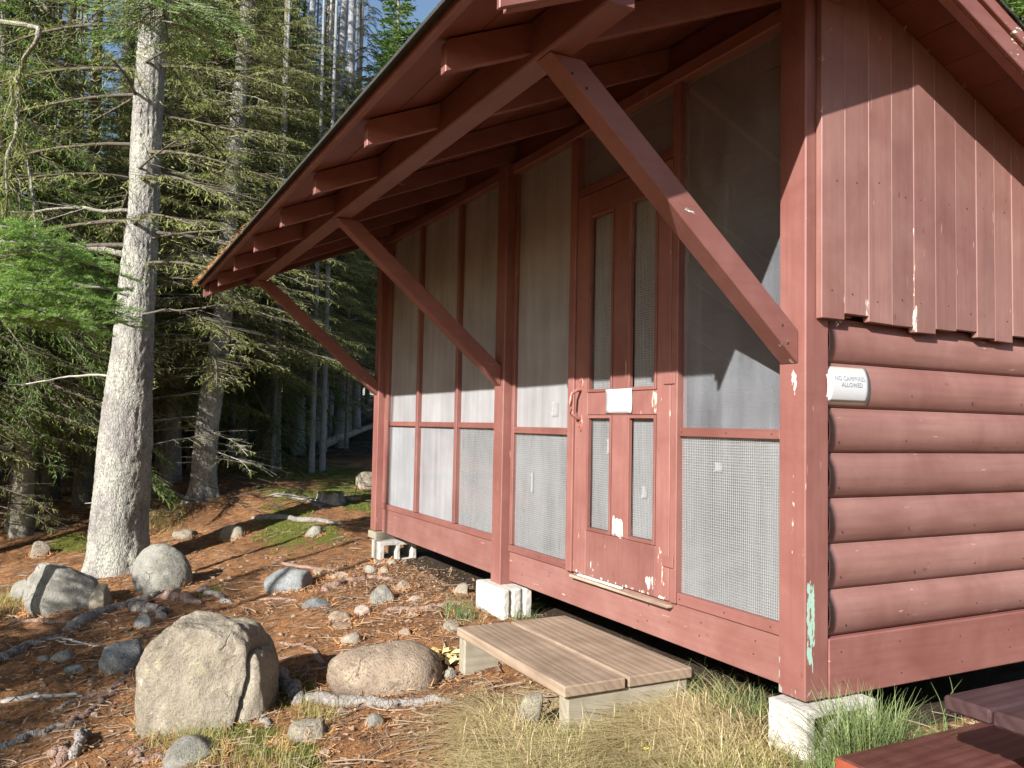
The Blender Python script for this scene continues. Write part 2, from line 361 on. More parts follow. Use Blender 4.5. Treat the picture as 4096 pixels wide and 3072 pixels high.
def box(name, x0, x1, y0, y1, z0, z1, mat, parent=None, bevel=.003):
    return solid(name, [(x0, y0), (x1, y0), (x1, y1), (x0, y1)], 2, z0, z1, mat, parent, bevel)
class MB:
    def __init__(s): s.V = []; s.F = []; s.n = 0
    def add(s, V, F): s.V.append(np.asarray(V, float)); s.F.append(np.asarray(F, int)+s.n); s.n += len(V)
    def tube(s, P, r, k=6, cap=True):
        P = np.asarray(P, float); r = np.broadcast_to(np.asarray(r, float), (len(P),))
        T = np.gradient(P, axis=0); T /= np.linalg.norm(T, axis=1)[:, None]+1e-9
        ref = np.array([0, 0, 1.]) if abs(T[0][2]) < .8 else np.array([1., 0, 0])
        A = np.cross(T, ref); A /= np.linalg.norm(A, axis=1)[:, None]+1e-9; B = np.cross(T, A)
        th = np.arange(k)*2*np.pi/k
        V = P[:, None]+r[:, None, None]*(A[:, None]*np.cos(th)[None, :, None]+B[:, None]*np.sin(th)[None, :, None])
        m = len(P); i = np.arange(m-1)[:, None]*k; j = np.arange(k)[None]; j2 = (j+1) % k
        s.add(V.reshape(-1, 3), np.stack([i+j, i+j2, i+k+j2, i+k+j], -1).reshape(-1, 4))
    def quads(s, B, D, Ln, W, Nn=None, tip=.3):
        """slender leaf quads from B along D"""
        D = D/(np.linalg.norm(D, axis=1)[:, None]+1e-9)
        if Nn is None: Nn = RNG.normal(size=D.shape)
        S = np.cross(D, Nn); S /= np.linalg.norm(S, axis=1)[:, None]+1e-9
        Ln = np.asarray(Ln)[:, None]; W = np.asarray(W)[:, None]
        a = B-S*W*.5; b = B+S*W*.5; c = B+D*Ln+S*W*.5*tip; d = B+D*Ln-S*W*.5*tip
        n = len(B); V = np.stack([a, b, c, d], 1).reshape(-1, 3)
        s.add(V, np.arange(n*4).reshape(n, 4))
    def arr(s): return np.concatenate(s.V), np.concatenate(s.F)
    def build(s, name, mat, parent=None, smooth=False):
        V, F = s.arr(); return npmesh(name, V, F, mat, parent, smooth)

# ------------------------------------------------------------------ ground
def gbase(x, y):
    x = np.asarray(x, float); y = np.asarray(y, float)
    z = -.21+.13*np.minimum(y, 0)
    z = np.where(y < -3.5, -.21-.455+.04*(y+3.5), z)
    z = z-.22*np.clip(x, 0, 1.2)
    s = (x-2.35)*-.887+(y+2.54)*.462
    return z+.075*np.clip(s-8.5, 0, 40)
def gz(x, y):
    x = np.asarray(x, float); y = np.asarray(y, float); P = np.stack([x, y, x*0], -1)
    n = fbm(P*1.1, 3, 3)*.035+fbm(P*5, 9, 3)*.012
    d = np.sqrt((x-2.35)**2+(y+2.54)**2)
    far = np.clip((d-10)/10, 0, 1)*fbm(P*.35, 21, 3)*.35
    inside = (x > -5.6) & (x < .2) & (y > -.25)
    return gbase(x, y)+np.where(inside, n*.35, n)+far
def G(x, y, dz=0): return (float(x), float(y), float(gz(x, y))+dz)
def axis_vals(a, b, lo, hi, st):
    v = list(np.arange(a, b, st)); s = st; x = a
    while x > lo: s *= 1.28; x -= s; v.insert(0, x)
    s = st; x = v[-1]
    while x < hi: s *= 1.28; x += s; v.append(x)
    return np.array(v)
gx = axis_vals(-10.5, 1.5, -160, 120, .035); gy = axis_vals(-3.4, 1.4, -120, 160, .03)
XX, YY = np.meshgrid(gx, gy, indexing='ij'); P3 = np.stack([XX, YY, XX*0], -1)
ZZ = gz(XX, YY)+fbm(P3*17, 5, 3)*.009*(np.abs(XX+4) < 8)+np.abs(fbm(P3*np.array([7., 11., 1]), 15, 3))*.014*(np.abs(XX+4) < 8)
nx, ny = XX.shape; idx = np.arange(nx*ny).reshape(nx, ny)
F = np.stack([idx[:-1, :-1], idx[1:, :-1], idx[1:, 1:], idx[:-1, 1:]], -1).reshape(-1, 4)
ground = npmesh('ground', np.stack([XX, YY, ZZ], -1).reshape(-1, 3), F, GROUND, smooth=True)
tag(ground, kind='structure')
def blob(cx, cy, rx, ry, rot=0, x=None, y=None):
    x = XX if x is None else x; y = YY if y is None else y
    c, s = math.cos(rot), math.sin(rot); u = (x-cx)*c+(y-cy)*s; v = -(x-cx)*s+(y-cy)*c
    return np.clip(1.25-np.sqrt((u/rx)**2+(v/ry)**2), 0, 1)
MOSS = [(-7.4, -.35, 1.5, .42, -.15), (-6.6, -.15, .55, .25, 0), (-9.2, .1, .9, .4, .3), (-9.3, 1.2, 1.6, .8, .2), (-11.2, 1.3, 1.6, .8, .3), (-8.2, .75, .7, .35, 0), (-11.8, .3, 1.5, .7, .2), (-8.9, -2.6, .7, .35, .1), (-10.2, -1.9, .9, .35, .2),
        (-2.15, -1.5, .28, .16, 0), (-1.62, -1.75, .3, .16, .2), (-1.3, -1.62, .3, .12, 0), (-1.85, -1.85, .32, .14, .3), (.5, .5, .35, .3, 0), (.35, .15, .25, .25, 0), (-5.0, -1.5, .2, .1, 0)]
def straw(x, y):
    a = np.maximum(blob(-.75, -.55, .95, .5, 0, x, y), blob(-.25, -.55, .75, .55, 0, x, y))
    return np.maximum(a, blob(.1, -.9, .5, .6, 0, x, y))*np.clip(((x+.827)*.575+(y+1.093)*.988)*8+.3, 0, 1)
def mossf(x, y):
    a = np.zeros_like(x)
    for q in MOSS: a = np.maximum(a, blob(*q, x=x, y=y))
    return a
mo = mossf(XX, YY); stw = straw(XX, YY)*.9
dd = (XX-2.35)*-.887+(YY+2.54)*.462
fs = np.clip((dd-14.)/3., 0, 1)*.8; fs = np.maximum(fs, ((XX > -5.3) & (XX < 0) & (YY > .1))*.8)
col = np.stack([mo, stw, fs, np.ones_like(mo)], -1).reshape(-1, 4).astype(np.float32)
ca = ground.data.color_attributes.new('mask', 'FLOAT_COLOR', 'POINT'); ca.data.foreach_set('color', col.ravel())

# ------------------------------------------------------------------ the cabin
CX0 = -5.427
cab = thing('cabin', (0, 0, 0), 'red painted screened shelter cabin with braced overhanging roof, log siding below vertical boards', 'cabin')
def deckf(y): return 2.98+.425*y          # underside of the front roof boards
def deckm(y): return 3.054-.44*y          # underside of the main roof boards
RH, YR = .118, .0855                      # rafter height, ridge
# posts
for k, (x0, mat) in enumerate(((-.14, PPOST), (-2.774, PZ), (CX0, PZ))):
    zb = (0., -.02, .02)[k]
    box('post', x0, x0+.14, 0, .13, zb, 2.865, mat, cab, .005)
# sill boards across the front and side
box('sill_board', -2.632, -.142, .07, .115, .006, .203, PFLOOR, cab)
box('sill_board', -5.285, -2.776, .07, .115, .010, .236, PFLOOR, cab)
box('sill_board', -.04, 0, .132, 3.4, -.004, .229, PY, cab, .005)
box('sill_board', CX0, CX0+.04, .132, 3.4, -.004, .229, PY, cab)
box('threshold', -1.80, -.89, .028, .069, .176, .192, lumber('worn_threshold_wood', 0, (.25, .17, .12), (.42, .33, .26)), cab, .004)
solid('weather_strip', [(.046, .1935), (.061, .1935), (.061, .2045), (.046, .200)], 0, -1.74, -1.30, plain('white_weather_strip', (.5, .48, .44), .7, .2, .4, 30), cab, .001)
# screen frames
FY0, FY1 = .062, .10
def fr(n, x0, x1, z0, z1, mat=None, y0=FY0, y1=FY1, b=.003): return box(n, x0, x1, y0, y1, z0, z1, mat or PFRAME, cab, b)
# far bay (three lights wide)
fr('bottom_rail', -5.285, -2.776, .238, .285, PX, .060)
fr('screen_stile', -5.285, -5.175, .287, 2.783); fr('screen_stile', -2.83, -2.776, .287, 2.783)
for a, b in ((-4.415, -4.365), (-3.575, -3.525)): fr('mullion', a, b, .287, 2.783, None, .050, .104)
for a, b in ((-5.173, -4.417), (-4.363, -3.577), (-3.523, -2.832)): fr('middle_rail', a, b, 1.028, 1.070, PX)
# middle bay beside the door
fr('bottom_rail', -2.632, -1.868, .205, .250, PX, .058); fr('screen_stile', -2.632, -2.595, .252, 2.783)
fr('door_jamb', -1.866, -1.799, .205, 2.783, None, .040, .115); fr('middle_rail', -2.593, -1.868, 1.002, 1.045, PX)
# door head and transom
fr('door_head', -1.797, -.905, 2.418, 2.465, PX, .050, .11)
fr('door_jamb', -.903, -.855, .205, 2.783, None, .050, .115)
# near bay
fr('bottom_rail', -.853, -.142, .205, .258, PX, .058); fr('screen_stile', -.195, -.142, .26, 2.783); fr('middle_rail', -.853, -.197, 1.015, 1.058, PX)
# top rail and header
for a, b in ((-5.285, -2.776), (-2.632, -.142)):
    fr('top_rail', a, b, 2.785, 2.855, PX, .035, .12, .005)
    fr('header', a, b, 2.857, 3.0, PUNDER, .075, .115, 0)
# screens
def screen(x0, x1, z0, z1, mat, y=.088, parent=None, name='insect_screen'):
    nxx, nzz = max(2, int((x1-x0)/.08)), max(2, int((z1-z0)/.08))
    X, Z = np.meshgrid(np.linspace(x0, x1, nxx), np.linspace(z0, z1, nzz), indexing='ij')
    Yv = y+fbm(np.stack([X*2.2, Z*1.6, X*0+y*50], -1), 4, 2)*.006
    ed = np.minimum(np.minimum(X-x0, x1-X), np.minimum(Z-z0, z1-Z)); Yv = np.where(ed < .01, y, Yv)
    i = np.arange(nxx*nzz).reshape(nxx, nzz)
    Fq = np.stack([i[:-1, :-1], i[1:, :-1], i[1:, 1:], i[:-1, 1:]], -1).reshape(-1, 4)
    return npmesh(name, np.stack([X, Yv, Z], -1).reshape(-1, 3), Fq, mat, parent or cab, True)
def wires(x0, x1, z0, z1, y=.082, parent=None, st=.0127, w=.00075):
    m = MB(); tri = np.array([(-1, 0), (.5, .87), (.5, -.87)])*w
    def bar(p, q, ax):
        V = []
        for c in (p, q):
            for (a, b) in tri: V.append((c[0]+a, c[1]+b, c[2]) if ax == 2 else (c[0], c[1]+b, c[2]+a))
        m.add(V, [(0, 1, 4, 3), (1, 2, 5, 4), (2, 0, 3, 5)])
    wob = lambda u, v: .0035*math.sin(u*7+v*3)
    for x in np.arange(x0+.004, x1, st):
        segs = np.linspace(z0, z1, 5); xo = random.uniform(-.001, .001)
        for a, b in zip(segs[:-1], segs[1:]): bar((x+xo, y+wob(x, a), a), (x+xo, y+wob(x, b), b), 2)
    for z in np.arange(z0+.004, z1, st):
        segs = np.linspace(x0, x1, 5); zo = random.uniform(-.001, .001)
        for a, b in zip(segs[:-1], segs[1:]): bar((a, y+wob(a, z), z+zo), (b, y+wob(b, z), z+zo), 0)
    return tag(m.build('wire_cloth', WIRE, parent or cab), kind='stuff')
screen(-5.175, -4.415, .285, 1.028, SCREENW); screen(-4.365, -3.575, .285, 1.028, SCREENW); screen(-3.525, -2.83, .285, 1.028, SCREEN)
screen(-5.175, -4.415, 1.07, 2.784, SCREENU); screen(-4.365, -3.575, 1.07, 2.784, SCREENU); screen(-3.525, -2.83, 1.07, 2.784, SCREENU)
screen(-2.595, -1.866, .25, 1.002, SCREEN); screen(-2.595, -1.866, 1.045, 2.784, SCREENU)
screen(-1.797, -.905, 2.466, 2.784, SCREENB)
screen(-.853, -.195, .258, 1.015, SCREEN); screen(-.853, -.195, 1.058, 2.784, SCREENB)
wires(-3.525, -2.83, .285, 1.028, w=.0005); wires(-2.595, -1.866, .25, 1.002, w=.0006); wires(-.853, -.195, .258, 1.015, w=.0008)
# the door
door = bpy.data.objects.new('door', None); C.objects.link(door); door.parent = cab
def db(n, x0, x1, z0, z1, y0=.050, y1=.086, mat=None, b=.003): return box(n, x0, x1, y0, y1, z0, z1, mat or PDOOR, door, b)
db('stile', -1.794, -1.662, .208, 2.412); db('stile', -1.016, -.908, .208, 2.412)
db('top_rail', -1.660, -1.018, 2.283, 2.412); db('lock_rail', -1.660, -1.018, 1.122, 1.248); db('bottom_panel', -1.660, -1.018, .208, .462)
db('mullion', -1.410, -1.268, 1.250, 2.281); db('mullion', -1.410, -1.268, .464, 1.120)
for (x0, x1) in ((-1.660, -1.412), (-1.266, -1.018)):
    for (z0, z1) in ((.464, 1.120), (1.250, 2.281)):
        sw = .018
        db('bead', x0+.001, x0+sw, z0, z1, .045, .07, PZ, .002); db('bead', x1-sw, x1-.001, z0, z1, .045, .07, PZ, .002)
        db('bead', x0+sw+.001, x1-sw-.001, z0, z0+sw, .045, .07, PX, .002); db('bead', x0+sw+.001, x1-sw-.001, z1-sw, z1, .045, .07, PX, .002)
        screen(x0+sw, x1-sw, z0+sw, z1-sw, SCREEN, .080, door); wires(x0+sw, x1-sw, z0+sw, z1-sw, .074, door, w=.0005)
# pull handle: bowed strap with two plates
m = MB(); hx = -1.728
hp = [(hx, .040, 1.268), (hx, .015, 1.262), (hx-.004, -.012, 1.245), (hx-.006, -.018, 1.19), (hx-.004, -.014, 1.13), (hx, .012, 1.108), (hx, .040, 1.100)]
m.tube(hp, .0105, 8); o = m.build('pull_handle', RUST, door, True)
for zc in (1.30, 1.065):
    bm = bmesh.new(); bmesh.ops.create_cone(bm, cap_ends=True, segments=20, radius1=.5, radius2=.42, depth=1)
    bmesh.ops.scale(bm, vec=(.048, .085, .006), verts=bm.verts); bmesh.ops.rotate(bm, cent=(0, 0, 0), matrix=Matrix.Rotation(R(90), 3, 'X'), verts=bm.verts)
    bmesh.ops.translate(bm, vec=(hx, .046, zc), verts=bm.verts)
    me = bpy.data.meshes.new('handle_plate'); bm.to_mesh(me); bm.free(); link('handle_plate', me, RUST, door)
    for dx, dz in ((-.012, .015), (.012, .015), (0, -.012)): box('screw', hx+dx-.003, hx+dx+.003, .039, .0445, zc+dz-.003, zc+dz+.003, NAILM, door, .001)
for zc in (.40, 1.30, 2.16): box('hinge', -.955, -.868, .042, .0485, zc-.028, zc+.028, PFRAME, door, .003)
# tape and paper stuck on the door and the screens
def leafsheet(name, x0, x1, z0, z1, y, mat, parent=None, curl=.003):
    X, Z = np.meshgrid(np.linspace(x0, x1, 7), np.linspace(z0, z1, 6), indexing='ij')
    u = (X-x0)/(x1-x0)*2-1; v = (Z-z0)/(z1-z0)*2-1
    Yv = y-curl*(u**2*v**2*1.5+.3*np.abs(u)); i = np.arange(42).reshape(7, 6)
    o = npmesh(name, np.stack([X, Yv, Z], -1).reshape(-1, 3), np.stack([i[:-1, :-1], i[1:, :-1], i[1:, 1:], i[:-1, 1:]], -1).reshape(-1, 4), mat, parent, True)
    md = o.modifiers.new('thickness', 'SOLIDIFY'); md.thickness = .0006; return o
tag(leafsheet('door_notice', -1.462, -1.218, 1.132, 1.262, .0445, PAPER), 'blank white paper notice stuck on the middle rail of the screen door', 'notice')
leafsheet('tape_patch', -2.115, -2.04, 1.115, 1.205, .079, TAPE, cab); leafsheet('tape_patch', -1.155, -1.115, .69, .75, .070, TAPE, door)
leafsheet('tape_patch', -1.485, -1.435, .905, .99, .070, TAPE, door); leafsheet('tape_patch', -.61, -.56, .86, .90, .078, TAPE, cab)
leafsheet('tape_patch', -2.36, -2.335, .62, .75, .078, TAPE, cab)
# side wall: rounded log siding
prof = [(-.060, 0.)]+[(.004-.030*abs(u)**2.5,   .002+.172*(u+1)/2) for u in np.linspace(-1, 1, 15)]+[(-.026, .1770), (-.027, .1825), (-.060, .1825)]
for k in range(7):
    z0 = .232+.1835*k
    pl = [(x, z0+z) for x, z in prof]
    pr = np.array([(-.07, z0)]+pl+[(-.07, z0+.1825)]); ys = np.linspace(.134, 3.4, 70); npf = len(pr); bu = random.uniform(.93, 1.06)
    A = np.zeros((len(ys), npf, 3)); A[:, :, 1] = ys[:, None]; A[:, :, 0] = pr[None, :, 0]; A[:, :, 2] = pr[None, :, 1]
    wv_ = fbm(A*np.array([4, 2.2, 9])+k*9.1, 60+k, 3)*.0045*(A[:, :, 0] > -.03); A[:, :, 0] = np.where(A[:, :, 0] > -.03, (A[:, :, 0]+.03)*bu-.03+wv_, A[:, :, 0])
    sm_ = (pr[:, 1]-z0)/.1825; A[:, :, 2] += fbm(np.stack([ys*1.3, ys*0+k, ys*0], -1), 70+k, 2)[:, None]*.0022*np.sin(np.pi*sm_)[None]
    i_ = np.arange(len(ys)*npf).reshape(len(ys), npf); Fq = np.stack([i_[:-1, :-1], i_[:-1, 1:], i_[1:, 1:], i_[1:, :-1]], -1).reshape(-1, 4)
    cap = [[0, j, j+1, npf-1] for j in range(1, npf-2)]; npmesh('log', A.reshape(-1, 3), np.r_[Fq, cap], PLOG, cab)
# vertical boards with uneven lower ends
bot = [1.503, 1.530, 1.507, 1.503, 1.483, 1.506, 1.515, 1.490, 1.483, 1.514]
y = .052; k = 0; edges = [.052, .184, .325, .467, .607, .750, .892, 1.038, 1.172, 1.306]
while y < 3.35:
    y1 = edges[k+1] if k < 9 else y+.140
    zb = bot[k] if k < 10 else bot[k % 10]+random.uniform(-.01, .01)
    xo = random.uniform(-.0015, .0015)
    solid('siding_board', [(y+.0006, zb), (y1-.0006, zb+random.uniform(-.003, .003)), (y1-.0006, deckm(y1)-.005), (y+.0006, deckm(y)-.005)], 0, .0035, .034+xo, PBOARD, cab, .0028)
    y = y1; k += 1
solid('siding_board', [(.015, 2.862), (.0505, 2.862), (.0505, 2.99), (.015, 2.98)], 0, .0035, .03, PBOARD, cab, .002)
box('gable_blocking', -.10, 0, .134, .26, 1.52, 2.93, PZ, cab, 0)
# wall behind the boards, far side wall, back wall, floor
solid('inner_wall', [(.134, .1), (3.4, .1), (3.4, deckm(3.4)-.12), (.134, deckm(.134)-.12)], 0, -.10, -.072, INNER, cab, 0)
for k in range(24):
    ya = .134+.1365*k; yb = ya+.1355
    solid('far_wall_board', [(ya, .23), (yb, .23), (yb, deckm(yb)-.01), (ya, deckm(ya)-.01)], 0, CX0, CX0+.03, PZ, cab, 0)
for zc in (.55, 1.35): box('girt', CX0+.031, CX0+.09, .14, 3.35, zc, zc+.09, PY, cab)
for k in range(8): box('back_wall_board', CX0+.031, -.105, 3.36, 3.39, .20+.178*k, .20+.178*k+.176, PX, cab, .002)
box('girt', CX0+.1, -.11, 3.26, 3.355, .62, .72, PX, cab); box('girt', CX0+.1, -.11, 3.26, 3.355, 1.32, 1.42, PX, cab)
for xk in (-1.8, -3.6): box('stud', xk, xk+.09, 3.27, 3.358, .18, 1.56, PZ, cab)
k = 0; y = .12
while y < 3.3:
    box('floor_board', CX0+.05, -.105, y, y+.138, .150, .178, INNER, cab, 0); y += .141
for xk in (-5.2, -3.5, -1.8, -.2): box('floor_joist', xk, xk+.05, .12, 3.36, .02, .148, INNER, cab, 0)
# front rafters and main rafters
RX = [.300, -.180, -1.020, -1.860, -2.700, -3.540, -4.380, -5.220, -5.77]
for k, x in enumerate(RX):
    yt = -1.515+random.uniform(-.006, .006); w_ = .042
    z = lambda y: deckf(y)-RH
    x0 = x
    solid('rafter', [(yt, z(yt)), (YR-.001, z(YR)), (YR-.001, deckf(YR)-.001), (yt+.012, deckf(yt)-.001), (yt, deckf(yt)-.016)], 0, x0, x0+w_, PY, cab, .003)
    zm = lambda y: deckm(y)-RH
    solid('main_rafter', [(YR+.001, zm(YR)), (3.82, zm(3.82)), (3.82, deckm(3.82)-.001), (YR+.001, deckm(YR)-.001)], 0, x0, x0+w_, PY, cab, .003)
# little scroll end of the ridge board under the gable tip
solid('ridge_board', [(.05, 2.83), (.075, 2.805), (.125, 2.795), (.125, 2.897), (.05, 2.897)], 0, .02, .298, PX, cab, .003)
# beam and braces
box('beam', -5.76, .33, -1.185, -1.078, 2.33, 2.475, PX, cab, .006)
for x0 in (-.140, -2.774, CX0):
    pl = [(-.001, 1.322), (-.001, 1.457), (-1.034, 2.3285), (-1.172, 2.3285)]
    solid('brace', pl, 0, x0+.010, x0+.105, PBRACE if x0 > -1 else PY, cab, .004)
# roof boards
y = -1.56; k = 0
X0, X1 = -5.815, .343
while y < YR-.01:
    y1 = min(y+.183, YR)
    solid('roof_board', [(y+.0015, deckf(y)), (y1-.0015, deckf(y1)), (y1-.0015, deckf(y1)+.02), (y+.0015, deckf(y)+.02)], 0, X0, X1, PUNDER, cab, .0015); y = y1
y = YR
while y < 3.9:
    y1 = y+.183
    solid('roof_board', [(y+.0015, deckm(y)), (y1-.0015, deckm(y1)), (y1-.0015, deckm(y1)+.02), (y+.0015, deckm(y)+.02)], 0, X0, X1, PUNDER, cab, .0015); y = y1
YB = y
# eave fascia and rake boards
solid('fascia', [(-1.590, deckf(-1.58)-.014), (-1.562, deckf(-1.58)-.014), (-1.562, deckf(-1.58)+.050), (-1.590, deckf(-1.58)+.036)], 0, X0-.02, X1+.02, PX, cab, .003)
for xa, xb, lo, hi, n in ((.343, .362, -.118, -.034, 'rake_board'), (.345, .378, -.031, .030, 'rake_trim'), (X0-.019, X0, -.118, -.034, 'rake_board'), (X0-.035, X0, -.031, .030, 'rake_trim')):
    mm = PY
    solid(n, [(-1.56, deckf(-1.56)+lo), (YR-.001, deckf(YR)+lo), (YR-.001, deckf(YR)+hi), (-1.56, deckf(-1.56)+hi)], 0, xa, xb, mm, cab, .003)
    pm = paint('red_paint_rake', 1, chips=.5, zones=[(.3, .4, .75, 1.05, 2.4, 2.9, .28, (.52, .6, .52))]) if xa > 0 else PY
    solid(n, [(YR+.001, deckm(YR)+lo), (YB, deckm(YB)+lo), (YB, deckm(YB)+hi), (YR+.001, deckm(YR)+hi)], 0, xa, xb, pm, cab, .003)
# shingle courses
def course(y0, y1, f, up_):
    # overlapping course: thick lower edge, joined in tabs
    za, zb = f(y0)+.022, f(y1)+.022
    return [(y0, za+.000), (y1, zb), (y1, zb+.006), (y0, za+.017)]
y = -1.625
while y < YR+.02:
    y1 = y+.20; solid('shingle_course', course(y, min(y1, YR+.06), deckf, 1), 0, X0-.045, X1+.048, SHING, cab, .002); y = y+.145
y = YB+.04
while y > YR:
    y1 = y-.20; solid('shingle_course', course(y, max(y1, YR-.05), deckm, 1), 0, X0-.045, X1+.048, SHING, cab, .002); y -= .145
# nails on rails and sills
def nail(x, y, z, r=.0035): box('nail', x-r, x+r, y-.002, y+.001, z-r, z+r, NAILM, cab, .001)
for x in (-.83, -.52, -.24): nail(x, .0615, 1.037); nail(x, .0575, .232)
for x in (-2.56, -2.2, -1.9): nail(x, .0615, 1.024); nail(x, .0575, .228)
for x in (-1.1, -.7, -.35, -2.1, -2.45): nail(x, .0695, .07+.06*random.random()); nail(x+.012, .0695, .15)
def side_nail(y, z, x, r=.0032): box('nail', x-.001, x+.0018, y-r, y+r, z-r, z+r, NAILM, cab, .001)
for k, (ya, yb) in enumerate(zip(edges[:-1], edges[1:])):
    for zz_ in (1.60+random.uniform(-.02, .02), 2.08+random.uniform(-.02, .02)):
        if zz_ < deckm(ya)-.3: side_nail((ya+yb)/2+random.uniform(-.03, .03), zz_, .0345)
for k in range(6):
    for yn in (.20, .62, 1.04, 1.40): side_nail(yn+random.uniform(-.03, .03), .232+.1835*k+.055+random.uniform(-.01, .01), .001)
for yn in (.20, .55, .95, 1.3): side_nail(yn, .17+random.uniform(-.02, .02), .0005); side_nail(yn+.01, .06+random.uniform(-.02, .02), .0005)
for (bx, by, bz) in ((-.0345, -1.02, 2.23), (-.0345, -1.08, 2.27), (-.0345, -.09, 1.47), (-.0345, -.06, 1.40)): side_nail(by, bz, bx, .005)
# orange needles caught along the eave
mn = MB(); n = 5200
px_ = X0-.03+(X1-X0)*RNG.random(n)**7; 
px_ = np.where(px_ > -2.6-RNG.random(n)*1.2, X0+RNG.random(n)*1.2, px_)
B = np.stack([px_, -1.628+.11*RNG.random(n)**1.6, np.zeros(n)], 1); B[:, 2] = deckf(B[:, 1])+.036+RNG.random(n)*.016
mn.quads(B, np.stack([RNG.normal(size=n), RNG.normal(size=n)-.7, RNG.normal(size=n)*.5-.1], 1), .012+.028*RNG.random(n), np.full(n, .0035))
tag(mn.build('roof_needles', LITTER, None), 'orange spruce needles caught along the shingled eave edge', 'fallen needles', kind='stuff')
# cobwebs
def webs(pts):
    m = MB()
    for (x, y, z, s) in pts:
        n = 22; D = RNG.normal(size=(n, 3)); m.quads(np.tile([x, y, z], (n, 1))+D*.18*s, D, np.full(n, s)*RNG.random(n), np.full(n, .0012))
    return m
o = webs([(.040, .045, 2.55, .02), (.040, .045, 2.34, .018), (.04, .55, 2.80, .014), (.04, .70, 2.73, .018), (.04, .95, 2.63, .02), (-.16, .05, 2.80, .03), (-1.1, .03, 2.80, .03), (.02, .16, 1.50, .02)]).build('cobweb', WEB, cab)
tag(o, kind='stuff')

# sign sleeve bent over the second log
sg = thing('campfire_sign', (0, .117, 1.16), 'small curved white paper sign on the log wall reading NO CAMPFIRES ALLOWED', 'sign')
def logx(z):
    zz = (z-.232) % .1835; p = np.array(prof); return np.interp(zz, p[:-1, 1], p[:-1, 0])
def bent(name, y0, y1, z0, z1, off, mat, flap=.0):
    Z = np.linspace(z0, z1, 14); Yv = np.linspace(y0, y1, 12); A, Bz = np.meshgrid(Yv, Z, indexing='ij')
    zm = (z0+z1)/2
    X = .004-.9*np.abs(Bz-zm)**2/.1+off+flap*((A-y0)/(y1-y0))*((Bz-zm)/(z1-z0))**2
    X = np.maximum(X, np.vectorize(logx)(Bz)+.0015+off)
    i = np.arange(12*14).reshape(12, 14); V_ = np.stack([X, A-.117, Bz-1.16], -1).reshape(-1, 3)
    o = npmesh(name, V_, np.stack([i[:-1, :-1], i[1:, :-1], i[1:, 1:], i[:-1, 1:]], -1).reshape(-1, 4), mat, sg, True)
    md = o.modifiers.new('thickness', 'SOLIDIFY'); md.thickness = .0008; return o
bent('sleeve', .117, .368, 1.160, 1.318, .001, SLEEVE, .01); bent('paper_sheet', .128, .360, 1.176, 1.305, .003, PAPER, .01)
def text(body, size, yc, zc):
    cu = bpy.data.curves.new('text', 'FONT'); cu.body = body; cu.size = size; cu.align_x = 'CENTER'; cu.extrude = .0003; cu.resolution_u = 3
    tmp = bpy.data.objects.new('tmp', cu); C.objects.link(tmp); bpy.context.view_layer.update()
    me = bpy.data.meshes.new_from_object(tmp); bpy.data.objects.remove(tmp)
    co = np.zeros(len(me.vertices)*3); me.vertices.foreach_get('co', co); co = co.reshape(-1, 3)
    yy = yc+co[:, 0]; zz = zc+co[:, 1]; zm = (1.176+1.305)/2
    x = .004-.9*np.abs(zz-zm)**2/.1+.003+.01*((yy-.128)/(.232))*((zz-zm)/.129)**2
    x = np.maximum(x, np.vectorize(logx)(zz)+.0045)+.0012+co[:, 2]
    me.vertices.foreach_set('co', np.stack([x, yy-.117, zz-1.16], 1).ravel()); link('lettering', me, INK, sg)
text('NO CAMPFIRES', .026, .247, 1.262); text('ALLOWED', .026, .256, 1.236)

# ------------------------------------------------------------------ concrete blocks
def block(loc, rz, label, mat, L_=.39, W_=.20, H_=.19):
    t = thing('concrete_block', loc, label, 'concrete block', None, rz)
    bm = bmesh.new()
    # shell of webs: cores run along x, face holes seen on the +x side; y is the long side
    wv = .034; parts = [(-W_, 0, 0, wv+.01, 0, H_), (-W_, 0, L_-wv-.01, L_, 0, H_), (-W_, 0, L_/2-wv/2, L_/2+wv/2, 0, H_), (-W_, 0, 0, L_, 0, wv), (-W_, 0, 0, L_, H_-wv, H_)]
    for (x0, x1, y0, y1, z0, z1) in parts:
        z0 += .002*(z0 > .01 and z0 < .1)
        r = bmesh.ops.create_cube(bm, size=1)['verts']
        for v in r: v.co = Vector((x0+(x1-x0)*(v.co.x+.5), y0+(y1-y0)*(v.co.y+.5), z0+(z1-z0)*(v.co.z+.5)))
    me = bpy.data.meshes.new('block'); bm.to_mesh(me); bm.free()
    o = link('block_body', me, mat, t)
    rm = o.modifiers.new('remesh', 'REMESH'); rm.mode = 'VOXEL'; rm.voxel_size = .007
    sm = o.modifiers.new('smooth', 'SMOOTH'); sm.factor = .6; sm.iterations = 3
    tx = bpy.data.textures.get('chip') or bpy.data.textures.new('chip', 'CLOUDS'); tx.noise_scale = .03
    dp = o.modifiers.new('chips', 'DISPLACE'); dp.texture = tx; dp.strength = .006; dp.mid_level = .5
    return t
block((.055, -.05, -.203), 0, 'white painted hollow block under the peeling corner post', CONC)
block((-4.99, -.045, -.238), 0, 'two-holed concrete block under the farthest post of the cabin', CONC2, .36, .24)
mb_ = thing('concrete_block', (-2.46, -.06, -.215), 'bright white concrete block under the middle post beside the plank step', 'concrete block')
bm = bmesh.new()
